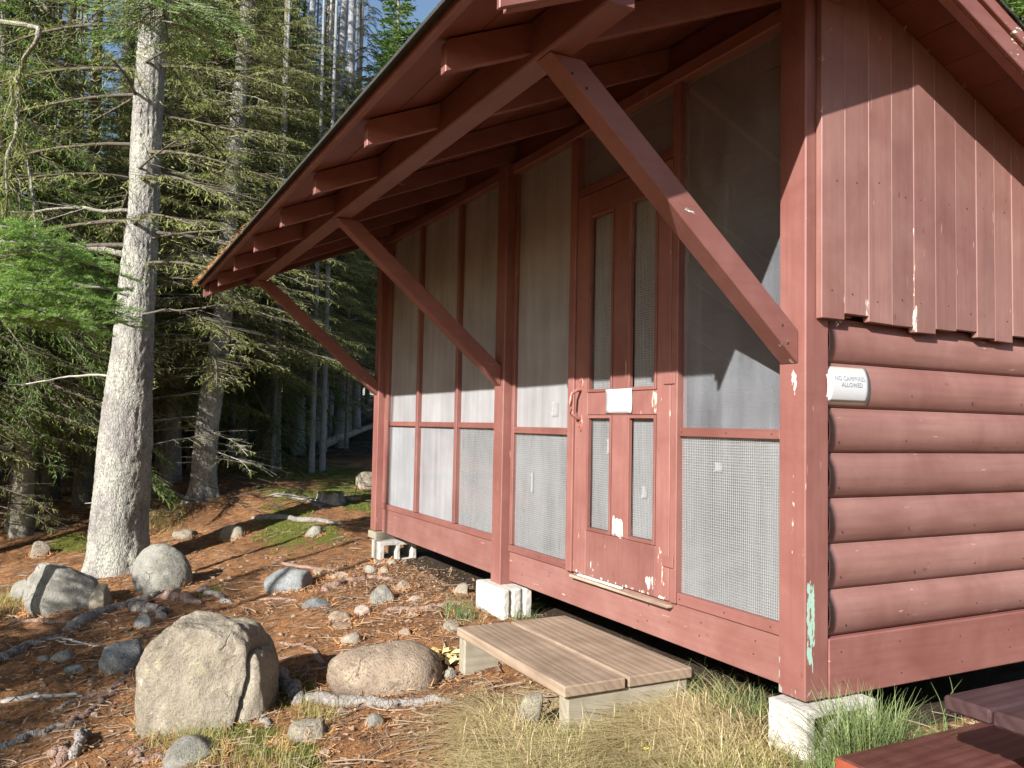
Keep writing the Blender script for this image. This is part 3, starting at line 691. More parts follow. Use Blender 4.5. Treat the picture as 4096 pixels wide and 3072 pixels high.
for (x0, x1, y0, y1, z0, z1) in ((-.40, -.018, 0, .215, 0, .2), (-.06, 0, .002, .045, .002, .198), (-.06, -.004, .078, .135, .002, .198), (-.06, 0, .168, .213, .002, .198), (-.41, -.36, -.006, .05, .0, .196)):
    for v in bmesh.ops.create_cube(bm, size=1)['verts']: v.co = Vector((x0+(x1-x0)*(v.co.x+.5), y0+(y1-y0)*(v.co.y+.5), z0+(z1-z0)*(v.co.z+.5)))
me = bpy.data.meshes.new('block'); bm.to_mesh(me); bm.free(); o = link('block_body', me, CONC, mb_)
rm = o.modifiers.new('remesh', 'REMESH'); rm.mode = 'VOXEL'; rm.voxel_size = .007
sm = o.modifiers.new('smooth', 'SMOOTH'); sm.factor = .6; sm.iterations = 3
dp = o.modifiers.new('chips', 'DISPLACE'); dp.texture = bpy.data.textures['chip']; dp.strength = .006; dp.mid_level = .5
bk = thing('wood_shim', (-5.3, 0, -.05), 'grey wood shim between the farthest post and its block', 'shim')
o = box('shim', -.13, .11, -.02, .26, 0, .065, STEPL, bk, .004)

# ------------------------------------------------------------------ plank step
st = thing('plank_step', (-1.27, -.35, -.3), 'low weathered step of two wide planks on thick legs in front of the screen door', 'step')
def sb(n, x0, x1, y0, y1, z0, z1, mat, b=.006):
    o = box(n, x0+1.27, x1+1.27, y0+.35, y1+.35, z0+.3, z1+.3, mat, st, b); return o
sb('plank', -1.835, -.700, -.665, -.345, -.105, -.055, STEPM); sb('plank', -1.845, -.705, -.325, .035, -.105, -.055, STEPM)
sb('leg', -.795, -.72, -.635, .02, -.33, -.106, STEPL, .008); sb('leg', -1.865, -1.79, -.635, .02, -.33, -.106, STEPL, .008)

# ------------------------------------------------------------------ picnic table corner
pt = thing('picnic_table', (.9, .6, -.45), 'dark stained picnic table with a worn red bench beside the log wall', 'picnic table')
def tb(n, x0, x1, y0, y1, z0, z1, mat, b=.005): return box(n, x0-.9, x1-.9, y0-.6, y1-.6, z0+.45, z1+.45, mat, pt, b)
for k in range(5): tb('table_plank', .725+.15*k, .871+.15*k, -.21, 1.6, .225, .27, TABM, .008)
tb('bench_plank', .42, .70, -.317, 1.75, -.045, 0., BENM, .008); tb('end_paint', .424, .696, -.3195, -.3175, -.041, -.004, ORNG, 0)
for yk in (.25, 1.25):
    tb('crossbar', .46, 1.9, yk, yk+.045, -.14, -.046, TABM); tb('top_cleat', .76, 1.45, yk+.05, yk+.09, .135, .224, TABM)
    for s_ in (-1, 1):
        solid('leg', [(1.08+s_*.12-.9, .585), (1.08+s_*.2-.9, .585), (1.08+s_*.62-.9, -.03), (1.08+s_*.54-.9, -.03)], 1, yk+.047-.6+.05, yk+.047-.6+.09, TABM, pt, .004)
bl = bmesh.new(); bmesh.ops.create_cone(bl, cap_ends=True, segments=16, radius1=.011, radius2=.009, depth=.005)
bmesh.ops.translate(bl, vec=(.80-.9, .145-.6, .2735+.45), verts=bl.verts); me = bpy.data.meshes.new('bolt'); bl.to_mesh(me); bl.free(); link('bolt_head', me, WIRE, pt)

# ------------------------------------------------------------------ rocks
AW = np.array([-.887, .462]); ROCKS = []
def rock(name, x, y, wd, ht, kind, label, cat='rock', planes=(), depth=.8, sink=.35, box_=2.2, seed=0, cuts=5, tilt=0., rz=0., sub=4, rough=.12, grp=None, leanx=0.):
    bm = bmesh.new(); bmesh.ops.create_icosphere(bm, subdivisions=sub, radius=1)
    P = np.array([v.co[:] for v in bm.verts]); rg = np.random.default_rng(seed+5)
    P = np.sign(P)*np.abs(P)**(2./box_); P /= np.maximum(1, np.abs(P).max())
    for c in range(cuts):
        n = rg.normal(size=3); n[2] = abs(n[2])*.8; n /= np.linalg.norm(n); dlim = rg.uniform(.62, .85)
        ex = P@n-dlim; P = P-np.where(ex > 0, ex, 0)[:, None]*n[None]*.85
    for (n, dlim) in planes:
        n = np.array(n, float); n /= np.linalg.norm(n); ex = P@n-dlim; P = P-(np.logaddexp(0, ex*22)/22)[:, None]*n[None]*.8
    nn = P/np.linalg.norm(P, axis=1)[:, None]
    P = P+nn*(fbm(P*1.5+seed*3.1, seed, 3)*rough*1.1+fbm(P*6+seed, seed+9, 3)*rough*.35)[:, None]
    P = P+nn*(fbm(P*14+seed, seed+19, 3)*.022)[:, None]
    if planes and wd < .7 and cat == 'boulder' and ht > .4:   # the crevice down one shoulder
        q = P[:, 0]-.70-.08*np.sin(P[:, 2]*3)-.05*fbm(P*4, 2, 2); P = P-nn*(np.exp(-(q/.035)**2)*.14*(P[:, 2] > -.5))[:, None]
    P[:, 2] = P[:, 2]*ht*(.5+sink*.5+.05); 
    ct, s_ = math.cos(tilt), math.sin(tilt)
    P[:, 0] *= wd*.5; P[:, 1] *= wd*.5*depth
    P = np.stack([P[:, 0]*ct-P[:, 2]*s_, P[:, 1], P[:, 0]*s_+P[:, 2]*ct], 1)
    P[:, 0] += leanx*P[:, 2]
    P[:, 2] += ht-P[:, 2].max()
    # local x runs across the view
    a = math.atan2(.887, .462)+rz; c_, s2 = math.cos(a), math.sin(a)
    P = np.stack([P[:, 0]*c_-P[:, 1]*s2, P[:, 0]*s2+P[:, 1]*c_, P[:, 2]], 1)
    for v, p in zip(bm.verts, P): v.co = p
    me = bpy.data.meshes.new(name); bm.to_mesh(me); bm.free()
    o = link(name, me, RK[kind], None, True)
    cx, cyy = x+AW[0]*wd*.5*depth*.8, y+AW[1]*wd*.5*depth*.8
    ROCKS.append((cx, cyy, wd, depth, a)); o.location = (cx, cyy, float(gbase(x, y))); tag(o, label, cat, grp); return o
rock('boulder', -1.97, -1.99, .66, .51, 'tan', 'large squarish tan boulder with lichen and a flat top in front of the root tangle', 'boulder', (((-.62, -.1, .78), 1.0), ((.7, 0, .70), .95), ((0, -1, .15), .88), ((.1, 0, 1), .84), ((.6, -1, .1), .95)), .78, .5, 3.1, 3, 0, 0, 0, 6, .10)
rock('rock_slab', -2.17, -1.70, .24, .38, 'grey', 'thin split slab leaning against the side of the squarish boulder', 'rock', (((.6, 0, .8), .8),), 1.2, .6, 3.2, 4, 2, 0, .1, 5, .10)
rock('boulder', -1.82, -1.10, .62, .215, 'brown', 'low smooth domed boulder half sunk in needles next to the plank step', 'boulder', (((0, -.3, 1), .9),), .75, .5, 2.3, 11, 1, 0, 0, 5, .05)
rock('rock', -1.76, -1.06, .18, .08, 'brown', 'flat brown rock flake at the front foot of the domed boulder', seed=12)
rock('boulder', -5.50, -1.90, .50, .40, 'grey', 'egg shaped greenish grey boulder leaning beside the big trunk', 'boulder', (), .7, .4, 2.0, 6, 1, .35, 0, 5, .04)
rock('boulder', -5.40, -2.68, .58, .40, 'grey', 'long cracked dark grey boulder in front of the big trunk', 'boulder', (), .6, .4, 2.2, 8, 5, .5, .1, 5, .12)
rock('rock', -6.2, -2.95, .23, .19, 'grey', 'round grey rock beside dry grass beyond the long cracked boulder', seed=21)
rock('rock', -5.28, -2.36, .23, .20, 'tan', 'small pyramid shaped rock between the long boulder and the egg shaped one', seed=22, cuts=8, rough=.08)
rock('rock', -3.26, -2.29, .27, .19, 'blue', 'dark blue grey rock tucked behind the squarish boulder', seed=23)
SMALL = [(-3.84, -2.60, .16, .085, 'grey', 'low grey stone in the shaded litter beyond the thin bare stick'), (-3.92, -2.70, .09, .055, 'grey', 'small stone touching the low grey stone in the shade'),
 (-3.50, -2.52, .16, .055, 'blue', 'flat dark stone beside the dark rock behind the squarish boulder'), (-4.27, -2.09, .16, .13, 'blue', 'jagged dark stone wedged among thick bark covered roots'),
 (-4.44, -1.00, .47, .22, 'blue', 'pale blue grey rock with a cracked ridge lying alone on orange needles'), (-7.76, -1.45, .30, .14, 'tan', 'flat topped pale rock on needles in the middle distance'),
 (-7.31, -1.00, .32, .19, 'tan', 'rounded pale rock beside the mossy strip on the slope'), (-8.43, -2.92, .27, .20, 'tan', 'mossy pale rock at the dark forest edge beyond the big trunk'),
 (-3.51, -.52, .21, .165, 'grey', 'upright rounded grey stone in the cluster below the middle post'), (-3.73, -.28, .16, .105, 'brown', 'brownish round stone right behind the upright rounded stone'),
 (-3.77, -.95, .24, .085, 'blue', 'flat bluish stone between the ridged blue rock and the stone cluster'), (-3.35, -.73, .15, .085, 'pink', 'pinkish white stone below the upright rounded grey stone'),
 (-3.31, -.89, .19, .075, 'brown', 'half buried flat brown stone next to the pinkish one'), (-2.70, -1.01, .165, .10, 'tan', 'speckled tan stone just behind the domed boulder'),
 (-2.61, -.67, .12, .07, 'brown', 'small round brown stone between domed boulder and middle block'), (-2.99, -.48, .09, .05, 'pink', 'small pale pebble under the reddish root'),
 (-3.36, -.31, .13, .055, 'pink', 'flat pinkish stone above the reddish root'), (-2.45, -.43, .125, .105, 'tan', 'speckled rounded stone by the end of the plank step'),
 (-3.26, .02, .14, .11, 'tan', 'smooth pale stone against the bright white block'), (-2.73, -.22, .20, .055, 'tan', 'flat grass fringed stone at the foot of the bright white block'),
 (-1.39, -1.28, .115, .09, 'grey', 'small dark pyramid stone in front of the long curved root'), (-1.44, -1.57, .22, .115, 'tan', 'pale rounded rock in moss beside the squarish boulder'),
 (-1.49, -1.69, .075, .055, 'tan', 'little pale stone in moss touching a pale rounded rock'), (-1.24, -1.54, .075, .05, 'brown', 'little brown stone in the mossy grass patch'),
 (-1.40, -1.68, .06, .03, 'tan', 'tiny pale stone at the edge of the moss'), (-6.61, -.25, .24, .15, 'grey', 'moss capped grey rock crossed by the long trunk shadow'),
 (-1.79, -.72, .085, .05, 'grey', 'small grey stone at the foot of the farther step leg'), (-4.84, -.10, .18, .036, 'grey', 'thin flat stone in front of the two-holed block'),
 (-4.74, -.02, .12, .05, 'grey', 'flat grey stone beneath the sill just past the two-holed block'), (-4.56, -.27, .13, .085, 'grey', 'dull grey stone in the shade of the far sill'),
 (-4.42, -.20, .12, .08, 'brown', 'brown grey stone beside the dull grey one in shade'), (-4.54, -.55, .17, .075, 'brown', 'low brown stone between ridged blue rock and the far block'),
 (-4.87, -.64, .15, .065, 'brown', 'buried brown stone just beyond the ridged blue rock'), (-3.10, -.92, .19, .045, 'brown', 'flat brown stone sunk level with the needles'),
 (-8.50, .74, .19, .08, 'grey', 'mossy lump of rock beside the old stump'), (-1.56, -2.08, .33, .135, 'grey', 'dark lumpy rock in the foremost moss below the squarish boulder')]
for k, (x, y, wd, ht, kd, lb) in enumerate(SMALL):
    rock('rock', x, y, wd*.95, ht*.82, kd, lb, seed=40+k, sub=4 if wd > .12 else 3, sink=.5, cuts=6, rough=.09, box_=2.1, grp='stones scattered over the needle covered ground')
rock('rock', -.90, -.72, .10, .165, 'tan', 'pale flat sided stone standing on edge in dry grass before the step', seed=90, depth=.6, cuts=2, tilt=-.25, box_=2.6, rough=.05)
tf = [( -9.4, 1.25, .42, .26, 'pale rock half behind the far corner of the cabin')]
for (x, y, a, b, lb) in tf: rock('rock', x, y, a, b, 'tan', lb, seed=77)
pbn = 260; ppx = -6.2+6.5*RNG.random(pbn); ppy = -2.9+3.1*RNG.random(pbn)
MBp = MB(); icb = bmesh.new(); bmesh.ops.create_icosphere(icb, subdivisions=1, radius=1); icb.verts.index_update()
iv = np.array([v.co[:] for v in icb.verts]); iF = np.array([[v.index for v in f.verts] for f in icb.faces]); icb.free()
for x, y in zip(ppx, ppy):
    s_ = random.uniform(.008, .028); q = iv*np.array([s_*random.uniform(.8, 1.4), s_, s_*.6])*(1+.2*RNG.normal(size=(len(iv), 1)))
    MBp.add(q+np.array([x, y, float(gz(x, y))+s_*.2]), iF)
tag(MBp.build('pebbles', RK['brown'], None, True), 'loose brown pebbles scattered through the litter', 'pebbles', kind='stuff')

# ------------------------------------------------------------------ roots and sticks
def smooth_path(pts, n=40):
    pts = np.array(pts, float); t = np.linspace(0, 1, len(pts)); u = np.linspace(0, 1, n)
    if len(pts) > 2:
        from_ = np.stack([np.interp(u, t, pts[:, k]) for k in range(pts.shape[1])], 1)
        ker = np.hanning(11); ker /= ker.sum(); pad = np.pad(from_, ((5, 5), (0, 0)), 'edge')
        return np.stack([np.convolve(pad[:, k], ker, 'valid') for k in range(pts.shape[1])], 1)
    return np.stack([np.interp(u, t, pts[:, k]) for k in range(pts.shape[1])], 1)
def root(pts, r0_, r1_, label, mat=None, cat='root', name='tree_root', lift=.3, arch=0., grp='roots and sticks among the stones', jag=.18, k=10):
    P2 = smooth_path(pts, 44); n = len(P2); sd = int(abs(P2[0, 0]*1000)) % 97
    P2 = P2+np.stack([fbm(np.stack([np.arange(n)*.22, np.zeros(n)+sd, np.zeros(n)+j], 1), sd, 3) for j in (0, 5)], 1)*.05*(r0_/.03)**.3
    z = gbase(P2[:, 0], P2[:, 1]); zz = gz(P2[:, 0], P2[:, 1]); r_ = np.linspace(r0_, r1_, n)
    r_ = r_*(1+jag*fbm(np.stack([np.arange(n)*.5, np.zeros(n)+sd, np.zeros(n)], 1), sd+3, 3))
    u = np.linspace(0, 1, n); z = zz+r_*lift+arch*np.sin(u*np.pi)-r_*.9*(np.clip(1-u*8, 0, 1)+np.clip(u*8-7, 0, 1))
    m = MB(); m.tube(np.stack([P2[:, 0], P2[:, 1], z], 1), r_, k)
    V_, F_ = m.arr(); V_ = V_+(fbm(V_*22, sd, 3)*r0_*.28)[:, None]*np.array([1, 1, 1.])
    o = npmesh(name, V_, F_, mat or ROOTM, None, True); tag(o, label, cat, grp); return o
root([(-4.70, -2.58), (-5.21, -2.1), (-5.47, -1.84)], .055, .03, 'thick bark covered root running up to the egg shaped boulder')
root([(-5.10, -2.10), (-4.80, -1.98), (-4.42, -1.89)], .06, .035, 'thick knuckled root crossing below the egg shaped boulder')
root([(-5.30, -1.88), (-4.97, -1.71), (-4.65, -1.63)], .06, .03, 'low red tinged root hump next to the egg shaped boulder', ROOTR)
root([(-4.0, -3.05), (-4.35, -2.87), (-4.55, -2.60)], .045, .025, 'dark root in the shade between the low stone and the long boulder')
root([(-5.45, -2.99), (-5.23, -2.76), (-5.02, -2.58), (-4.42, -2.49)], .025, .018, 'pale brown bent root below the long cracked boulder', ROOTR)
root([(-3.25, -2.90), (-3.17, -2.68), (-3.00, -2.45)], .022, .010, 'bleached straight root beyond the squarish boulder', TWIGG)
root([(-2.85, -2.62), (-2.98, -2.33), (-3.2, -2.20)], .016, .010, 'slender brown root bending behind the squarish boulder')
root([(-2.45, -2.58), (-2.73, -2.4), (-3.1, -2.25)], .024, .014, 'long pale root slanting down from the squarish boulder', ROOTR)
root([(-2.4, -2.86), (-2.48, -2.69), (-2.53, -2.45)], .03, .016, 'weathered root lying in the foremost litter')
root([(-4.53, -2.7), (-4.31, -2.54), (-4.06, -2.38), (-3.85, -2.18)], .009, .004, 'thin bare stick lying across the shaded roots', TWIGG, 'stick', 'fallen_stick', 1.2)
root([(-4.40, -2.62), (-4.20, -2.55), (-4.13, -2.40)], .007, .003, 'thin forked twig beside the bare stick', TWIGG, 'stick', 'fallen_stick', 1.2)
root([(-2.01, -2.49), (-2.15, -2.47), (-2.30, -2.44)], .026, .02, 'stubby broken root end poking up in foremost litter', None, arch=.05)
root([(-5.20, -1.56), (-4.9, -1.5), (-4.45, -1.42)], .035, .02, 'rough broken bark piece under the egg shaped boulder')
root([(-2.50, -1.52), (-2.2, -1.47), (-1.98, -1.45)], .040, .034, 'pale grey broken root between the squarish and domed boulders', None, arch=.02)
root([(-2.05, -1.46), (-1.8, -1.28), (-1.67, -1.07), (-1.50, -.80)], .042, .022, 'long curved root lying in front of the domed boulder')
root([(-4.24, -.77), (-4.44, -.5), (-4.41, -.29), (-4.1, -.15)], .035, .016, 'brown root hump in the litter before the far sill', ROOTR)
root([(-3.3, -.58), (-3.12, -.35), (-3.05, -.05)], .030, .018, 'reddish pink root curving towards the middle block', ROOTR)
root([(-1.89, -1.67), (-1.69, -1.70)], .014, .012, 'short grey stick in moss by the squarish boulder', None, 'stick', 'fallen_stick', .9)
root([(-1.66, -2.12), (-1.80, -2.24), (-1.95, -2.24)], .020, .014, 'pale curved root end below the dark lumpy rock', ROOTR)
root([(-2.0, -2.54), (-2.12, -2.58), (-2.18, -2.50)], .03, .018, 'gnarled pinkish root knot at the picture edge', ROOTR, arch=.03)
root([(-2.48, -1.22), (-2.9, -1.22), (-3.2, -1.35)], .02, .01, 'half buried root beyond the domed boulder', ROOTR, lift=.1)
root([(-5.75, -.85), (-5.18, -.59), (-4.75, -.36)], .03, .012, 'faint root ridge crossing orange needles', ROOTR, lift=-.1)
root([(-3.55, -1.0), (-3.62, -.8), (-3.6, -.6)], .009, .005, 'dry stick leaning on the stone cluster', TWIG, 'stick', 'fallen_stick', 1.2)
root([(-3.95, -.75), (-3.75, -.55), (-3.65, -.4)], .008, .004, 'dry crooked stick among the stone cluster', TWIG, 'stick', 'fallen_stick', 1.2)
root([(-4.4, -1.22), (-4.25, -1.05), (-4.12, -1.0)], .012, .008, 'brown stick poking from under the ridged blue rock', ROOTR, 'stick', 'fallen_stick', 1.)
root([(-.95, -1.45), (-.8, -1.25), (-.62, -1.18)], .005, .003, 'thin pale stalk lying on the foremost bare soil', TWIGG, 'stick', 'fallen_stick', 1.2)
root([(-8.2, -.6), (-7.6, -.2), (-6.9, .2)], .05, .025, 'root ridge running over the far needles')
root([(-9.3, -.2), (-8.7, .2), (-8.0, .25)], .045, .025, 'mossy root spreading from the old stump')

# ------------------------------------------------------------------ litter, moss, grass
def visible_pts(n, dmin, dmax, p=1.6, lat=.66):
    u = RNG.random(n); a = 1-p; d = (dmin**a+u*(dmax**a-dmin**a))**(1/a) if abs(a) > 1e-6 else dmin*(dmax/dmin)**u
    t = (RNG.random(n)*2-1)*lat
    x = 2.35-.887*d+.462*t*d; y = -2.54+.462*d+.887*t*d
    return x, y
def keep(x, y): return ~((x > -5.35) & (x < 0) & (y > .25))
x, y = visible_pts(90000, 2.2, 13, 1.7); kx = keep(x, y) & (mossf(x, y) < .75); x, y = x[kx], y[kx]; n = len(x)
d = np.hypot(x-2.35, y+2.54); m = MB()
B = np.stack([x, y, gz(x, y)+.006+.012*RNG.random(n)], 1); dirs = np.stack([RNG.normal(size=n), RNG.normal(size=n), RNG.normal(size=n)*.22], 1)
m.quads(B, dirs, (.012+.03*RNG.random(n))*(.7+.09*d), .0014*(.8+.16*d), np.stack([RNG.normal(size=n)*.5, RNG.normal(size=n)*.5, np.ones(n)], 1))
tag(m.build('needle_litter', LITTER), 'orange brown fallen needles covering the ground', 'needle litter', kind='stuff')
x, y = visible_pts(16000, 2.2, 11, 1.5); kx = keep(x, y); x, y = x[kx], y[kx]; n = len(x); m = MB()
wgt = np.exp(-((x+4.2)**2/1.5+(y+.3)**2/.25))
x2 = -3.9+1.0*RNG.normal(size=3500); y2 = -.25+.28*RNG.normal(size=3500); k2 = (y2 < .4) & (x2 > -5.3) & (x2 < -2.5); x = np.r_[x, x2[k2]]; y = np.r_[y, y2[k2]]; n = len(x)
B = np.stack([x, y, gz(x, y)+.008+.01*RNG.random(n)], 1)
m.quads(B, np.stack([RNG.normal(size=n), RNG.normal(size=n), RNG.normal(size=n)*.25], 1), .012+.04*RNG.random(n)**2, .004+.012*RNG.random(n), np.stack([RNG.normal(size=n)*.4, RNG.normal(size=n)*.4, np.ones(n)], 1), .7)
tag(m.build('bark_chips', CHIP), 'flat bark chips and broken cone scales strewn over the litter', 'bark chips', kind='stuff')

m = MB(); dx_, dy_, ds_ = [], [], []
for (cx, cyy, wd, dp_, a) in ROCKS:
    k = int(40+620*wd); th = RNG.random(k)*6.28; rr = (.86+.30*RNG.random(k)**1.5)*.5*wd; u = np.cos(th)*rr; v = np.sin(th)*rr*dp_
    dx_.append(cx+u*math.cos(a)-v*math.sin(a)); dy_.append(cyy+u*math.sin(a)+v*math.cos(a)); ds_.append(np.full(k, min(.03, .012+.03*wd)))
x, y, sz = np.concatenate(dx_), np.concatenate(dy_), np.concatenate(ds_); n = len(x); dd_ = np.hypot(x-2.35, y+2.54)
m.quads(np.stack([x, y, gz(x, y)+.004+sz*RNG.random(n)], 1), np.stack([RNG.normal(size=n), RNG.normal(size=n), RNG.normal(size=n)*.5], 1), (.02+.03*RNG.random(n))*(.8+.06*dd_), .003+.0008*dd_, np.stack([RNG.normal(size=n)*.7, RNG.normal(size=n)*.7, np.ones(n)], 1))
tag(m.build('needle_drift', LITTER), 'needles and bits drifted against the bases of the stones', 'needle litter', kind='stuff')
m = MB(); x, y = visible_pts(2600, 2.3, 10, 1.3); kx = keep(x, y)
for a_, b_ in zip(x[kx], y[kx]):
    an = random.random()*6.28; l_ = random.uniform(.04, .24); q = np.linspace(-.5, .5, 5)[:, None]; kk = random.gauss(0, .25)
    P = np.c_[a_+math.cos(an)*q*l_-math.sin(an)*kk*l_*q**2*2, b_+math.sin(an)*q*l_+math.cos(an)*kk*l_*q**2*2, q*0]
    P[:, 2] = gz(P[:, 0], P[:, 1])+.012+random.random()*.012; m.tube(P, random.uniform(.0015, .0045), 4)
tag(m.build('small_twigs', TWIGM), 'short broken twigs scattered over the needle litter', 'small twigs', kind='stuff')

def blades(x, y, h, wd, lean, dirs=None, curve=1.0):
    n = len(x); z = gz(x, y)-.01; a = RNG.random(n)*2*np.pi
    D = np.stack([np.cos(a), np.sin(a), np.zeros(n)], 1) if dirs is None else dirs*.5+.8*np.stack([np.cos(a), np.sin(a), 0*a], 1)
    S = np.stack([-D[:, 1], D[:, 0], np.zeros(n)], 1); S /= np.linalg.norm(S, axis=1)[:, None]+1e-9
    ts = np.array([0, .35, .7, 1.]); V_ = []
    for t_, ww in zip(ts, (1, .8, .5, .08)):
        c = np.stack([x, y, z], 1)+D*(lean*h*t_**(1+curve))[:, None]; c[:, 2] += h*(t_-.35*lean*t_**2)
        V_ += [c-S*(wd*ww*.5)[:, None], c+S*(wd*ww*.5)[:, None]]
    V_ = np.stack(V_, 1).reshape(-1, 3); i = np.arange(n)[:, None]*8
    F_ = np.concatenate([i+np.array([[0, 1, 3, 2]]), i+np.array([[2, 3, 5, 4]]), i+np.array([[4, 5, 7, 6]])])
    return V_, F_
def grass(name, x, y, h, wd, lean, mat, label, dirs=None, curve=1.):
    ok = np.ones(len(x), bool)
    for (x0, x1, y0, y1) in ((-1.87, -.70, -.68, .05), (-.16, .06, -.07, .35), (.42, 1.6, -.32, 1.8)): ok &= ~((x > x0) & (x < x1) & (y > y0) & (y < y1))
    if name in ('dry_grass', 'yellow_green_grass'):
        dl_ = (x+.827)*.575+(y+1.093)*.988; ok &= (dl_ > .04*RNG.normal(size=len(x)))
    if dirs is not None: dirs = dirs[ok]
    V_, F_ = blades(x[ok], y[ok], h[ok], wd[ok], lean[ok], dirs, curve); o = npmesh(name, V_, F_, mat)
    return tag(o, label, 'grass', kind='stuff')
def cloud(c, n):
    xs, ys = [], []
    for (cx, cy, sx, sy, wt) in c:
        k = int(n*wt); tx = cx+sx*RNG.normal(size=k); ty = cy+sy*RNG.normal(size=k); xs.append(tx); ys.append(ty)
    return np.concatenate(xs), np.concatenate(ys)
x, y = cloud([(-1.2, -.80, .32, .10, .16), (-.75, -.85, .25, .13, .14), (-.5, -.35, .16, .26, .2), (-.3, -.15, .15, .16, .12), (-.35, -.65, .22, .25, .2), (-.95, -.95, .3, .12, .1), (0.0, -.5, .16, .25, .1)], 9500); n = len(x)
tx = .5*np.sin(x*9)+.3; dirs = np.stack([np.cos(x*5+y*7)*1.1, -np.abs(np.sin(x*4))-.3, 0*x], 1)
grass('dry_grass', x, y, .06+.17*RNG.random(n), .0034+.0024*RNG.random(n), .7+1.5*RNG.random(n), GR_DRY, 'pale straw coloured dry grass matted around the plank step', dirs)
x, y = cloud([(-.4, -.95, .32, .16, .22), (-.05, -.6, .18, .28, .22), (-.55, -.72, .2, .15, .16), (-.6, -.3, .2, .3, .1), (.15, -.35, .12, .25, .16), (-.9, -1.25, .35, .12, .14)], 9500); n = len(x)
grass('yellow_green_grass', x, y, .05+.14*RNG.random(n), .003+.0024*RNG.random(n), .5+1.3*RNG.random(n), GR_MIX, 'yellow green grass growing thickly before the corner post')
x, y = cloud([(.26, .02, .07, .10, .35), (.30, .22, .08, .12, .25), (.42, .36, .1, .14, .2), (.34, -.20, .05, .08, .12), (.55, .75, .2, .2, .1)], 3200); n = len(x)
hh = np.where(np.hypot(x-.27, y-.02) < .12, .28, .14)+.16*RNG.random(n)
grass('green_sedge', x, y, hh, .004+.003*RNG.random(n), .15+.75*RNG.random(n), GR_GREEN, 'tall green sedge growing up beside the corner post block', None, 1.3)
x, y = cloud([(-.95, .02, .28, .05, .4), (-2.3, .05, .2, .05, .1), (-.45, .1, .2, .08, .3), (-2.75, -.25, .12, .05, .2)], 1500); n = len(x)
V_, F_ = blades(x, y, .06+.12*RNG.random(n), .003+.001*RNG.random(n), .3+.7*RNG.random(n)); tag(npmesh('green_grass', V_, F_, GR_GREEN), 'thin green grass growing in the shade under the sill board', 'grass', kind='stuff')
x, y = cloud([(-2.15, -2.12, .16, .06, .2), (-1.75, -2.0, .16, .06, .2), (-1.3, -1.75, .2, .1, .2), (-1.75, -1.45, .1, .05, .08), (-6.3, -3.0, .3, .1, .15), (-9.1, -1.6, .5, .15, .17)], 4200); n = len(x)
grass('wispy_grass', x, y, .04+.09*RNG.random(n), .002+.001*RNG.random(n)+.002*(x < -5), .3+.8*RNG.random(n), GR_MIX, 'wispy yellowing grass among the moss and boulders')
m = MB(); xs, ys, hs = [], [], []
for q in MOSS:
    far = q[0] < -5; k = int((9000 if far else 26000)*q[2]*q[3])+300
    a = RNG.random(k)*2*np.pi; rr = np.sqrt(RNG.random(k)); c_, s_ = math.cos(q[4]), math.sin(q[4]); u = rr*np.cos(a)*q[2]; v = rr*np.sin(a)*q[3]
    xs.append(q[0]+u*c_-v*s_); ys.append(q[1]+u*s_+v*c_); hs.append(np.full(k, .02 if far else .013))
x = np.concatenate(xs); y = np.concatenate(ys); hs = np.concatenate(hs); n = len(x)
pn = fbm(np.stack([x*5, y*5, x*0], -1), 33, 3); kk = (pn > -.02) & (fbm(np.stack([x*14, y*14, x*0], -1), 55, 2) > -.15); x, y, hs, pn = x[kk], y[kk], hs[kk], pn[kk]; n = len(x)
B = np.stack([x, y, gz(x, y)+np.clip(pn, 0, 1)*.03], 1); m.quads(B, np.stack([RNG.normal(size=n)*.7, RNG.normal(size=n)*.7, np.ones(n)], 1), hs*(.6+RNG.random(n)), hs*.35)
tag(m.build('moss', MOSSM), 'bright yellow green moss cushions on the ground', 'moss', kind='stuff')
# yellow flower and broad weed leaves near the corner block
fl = thing('yellow_flower', G(-.28, -.55), 'tiny yellow flower in the grass before the corner block', 'flower')
m = MB(); m.tube([(0, 0, 0), (.004, 0, .05), (.0, .004, .085)], .0012, 4); m.build('stem', GR_GREEN, fl)
YEL = plain('yellow_petal', (.85, .62, .02), .6); m = MB(); a = np.linspace(0, 2*np.pi, 14)[:-1]
m.quads(np.tile([0, .004, .086], (13, 1)), np.stack([np.cos(a), np.sin(a), .5+0*a], 1), np.full(13, .011), np.full(13, .006), None, .8); m.build('petals', YEL, fl)
w_ = thing('weed_plant', G(.29, -.08), 'low bright green weed with pointed leaves beside the sedge clump', 'weed')
m = MB(); a = np.arange(26)*2.4; el = np.linspace(.1, 1.2, 26)
m.quads(np.stack([0*a, 0*a, .02+.05*np.linspace(0, 1, 26)], 1), np.stack([np.cos(a), np.sin(a), el*.6], 1), np.full(26, .055), np.full(26, .014), np.stack([0*a, 0*a, 1+0*a], 1), .15)
m.build('leaves', LF_BRIGHT, w_)
# birch-yellow fungus or bark scrap by the step
m = MB(); n = 60; B = np.stack([-2.05+.09*RNG.normal(size=n), -.62+.05*RNG.normal(size=n), np.zeros(n)], 1); B[:, 2] = gz(B[:, 0], B[:, 1])+.02+.02*RNG.random(n)
m.quads(B, RNG.normal(size=(n, 3))*[1, 1, .3], .03+.04*RNG.random(n), .02+.02*RNG.random(n), np.stack([RNG.normal(size=n)*.4, RNG.normal(size=n)*.4, np.ones(n)], 1), .8)
tag(m.build('wood_shavings', plain('yellow_wood_scrap', (.62, .48, .20), .8)), 'pale yellow wood scraps by the farther leg of the plank step', 'wood scraps', kind='stuff')

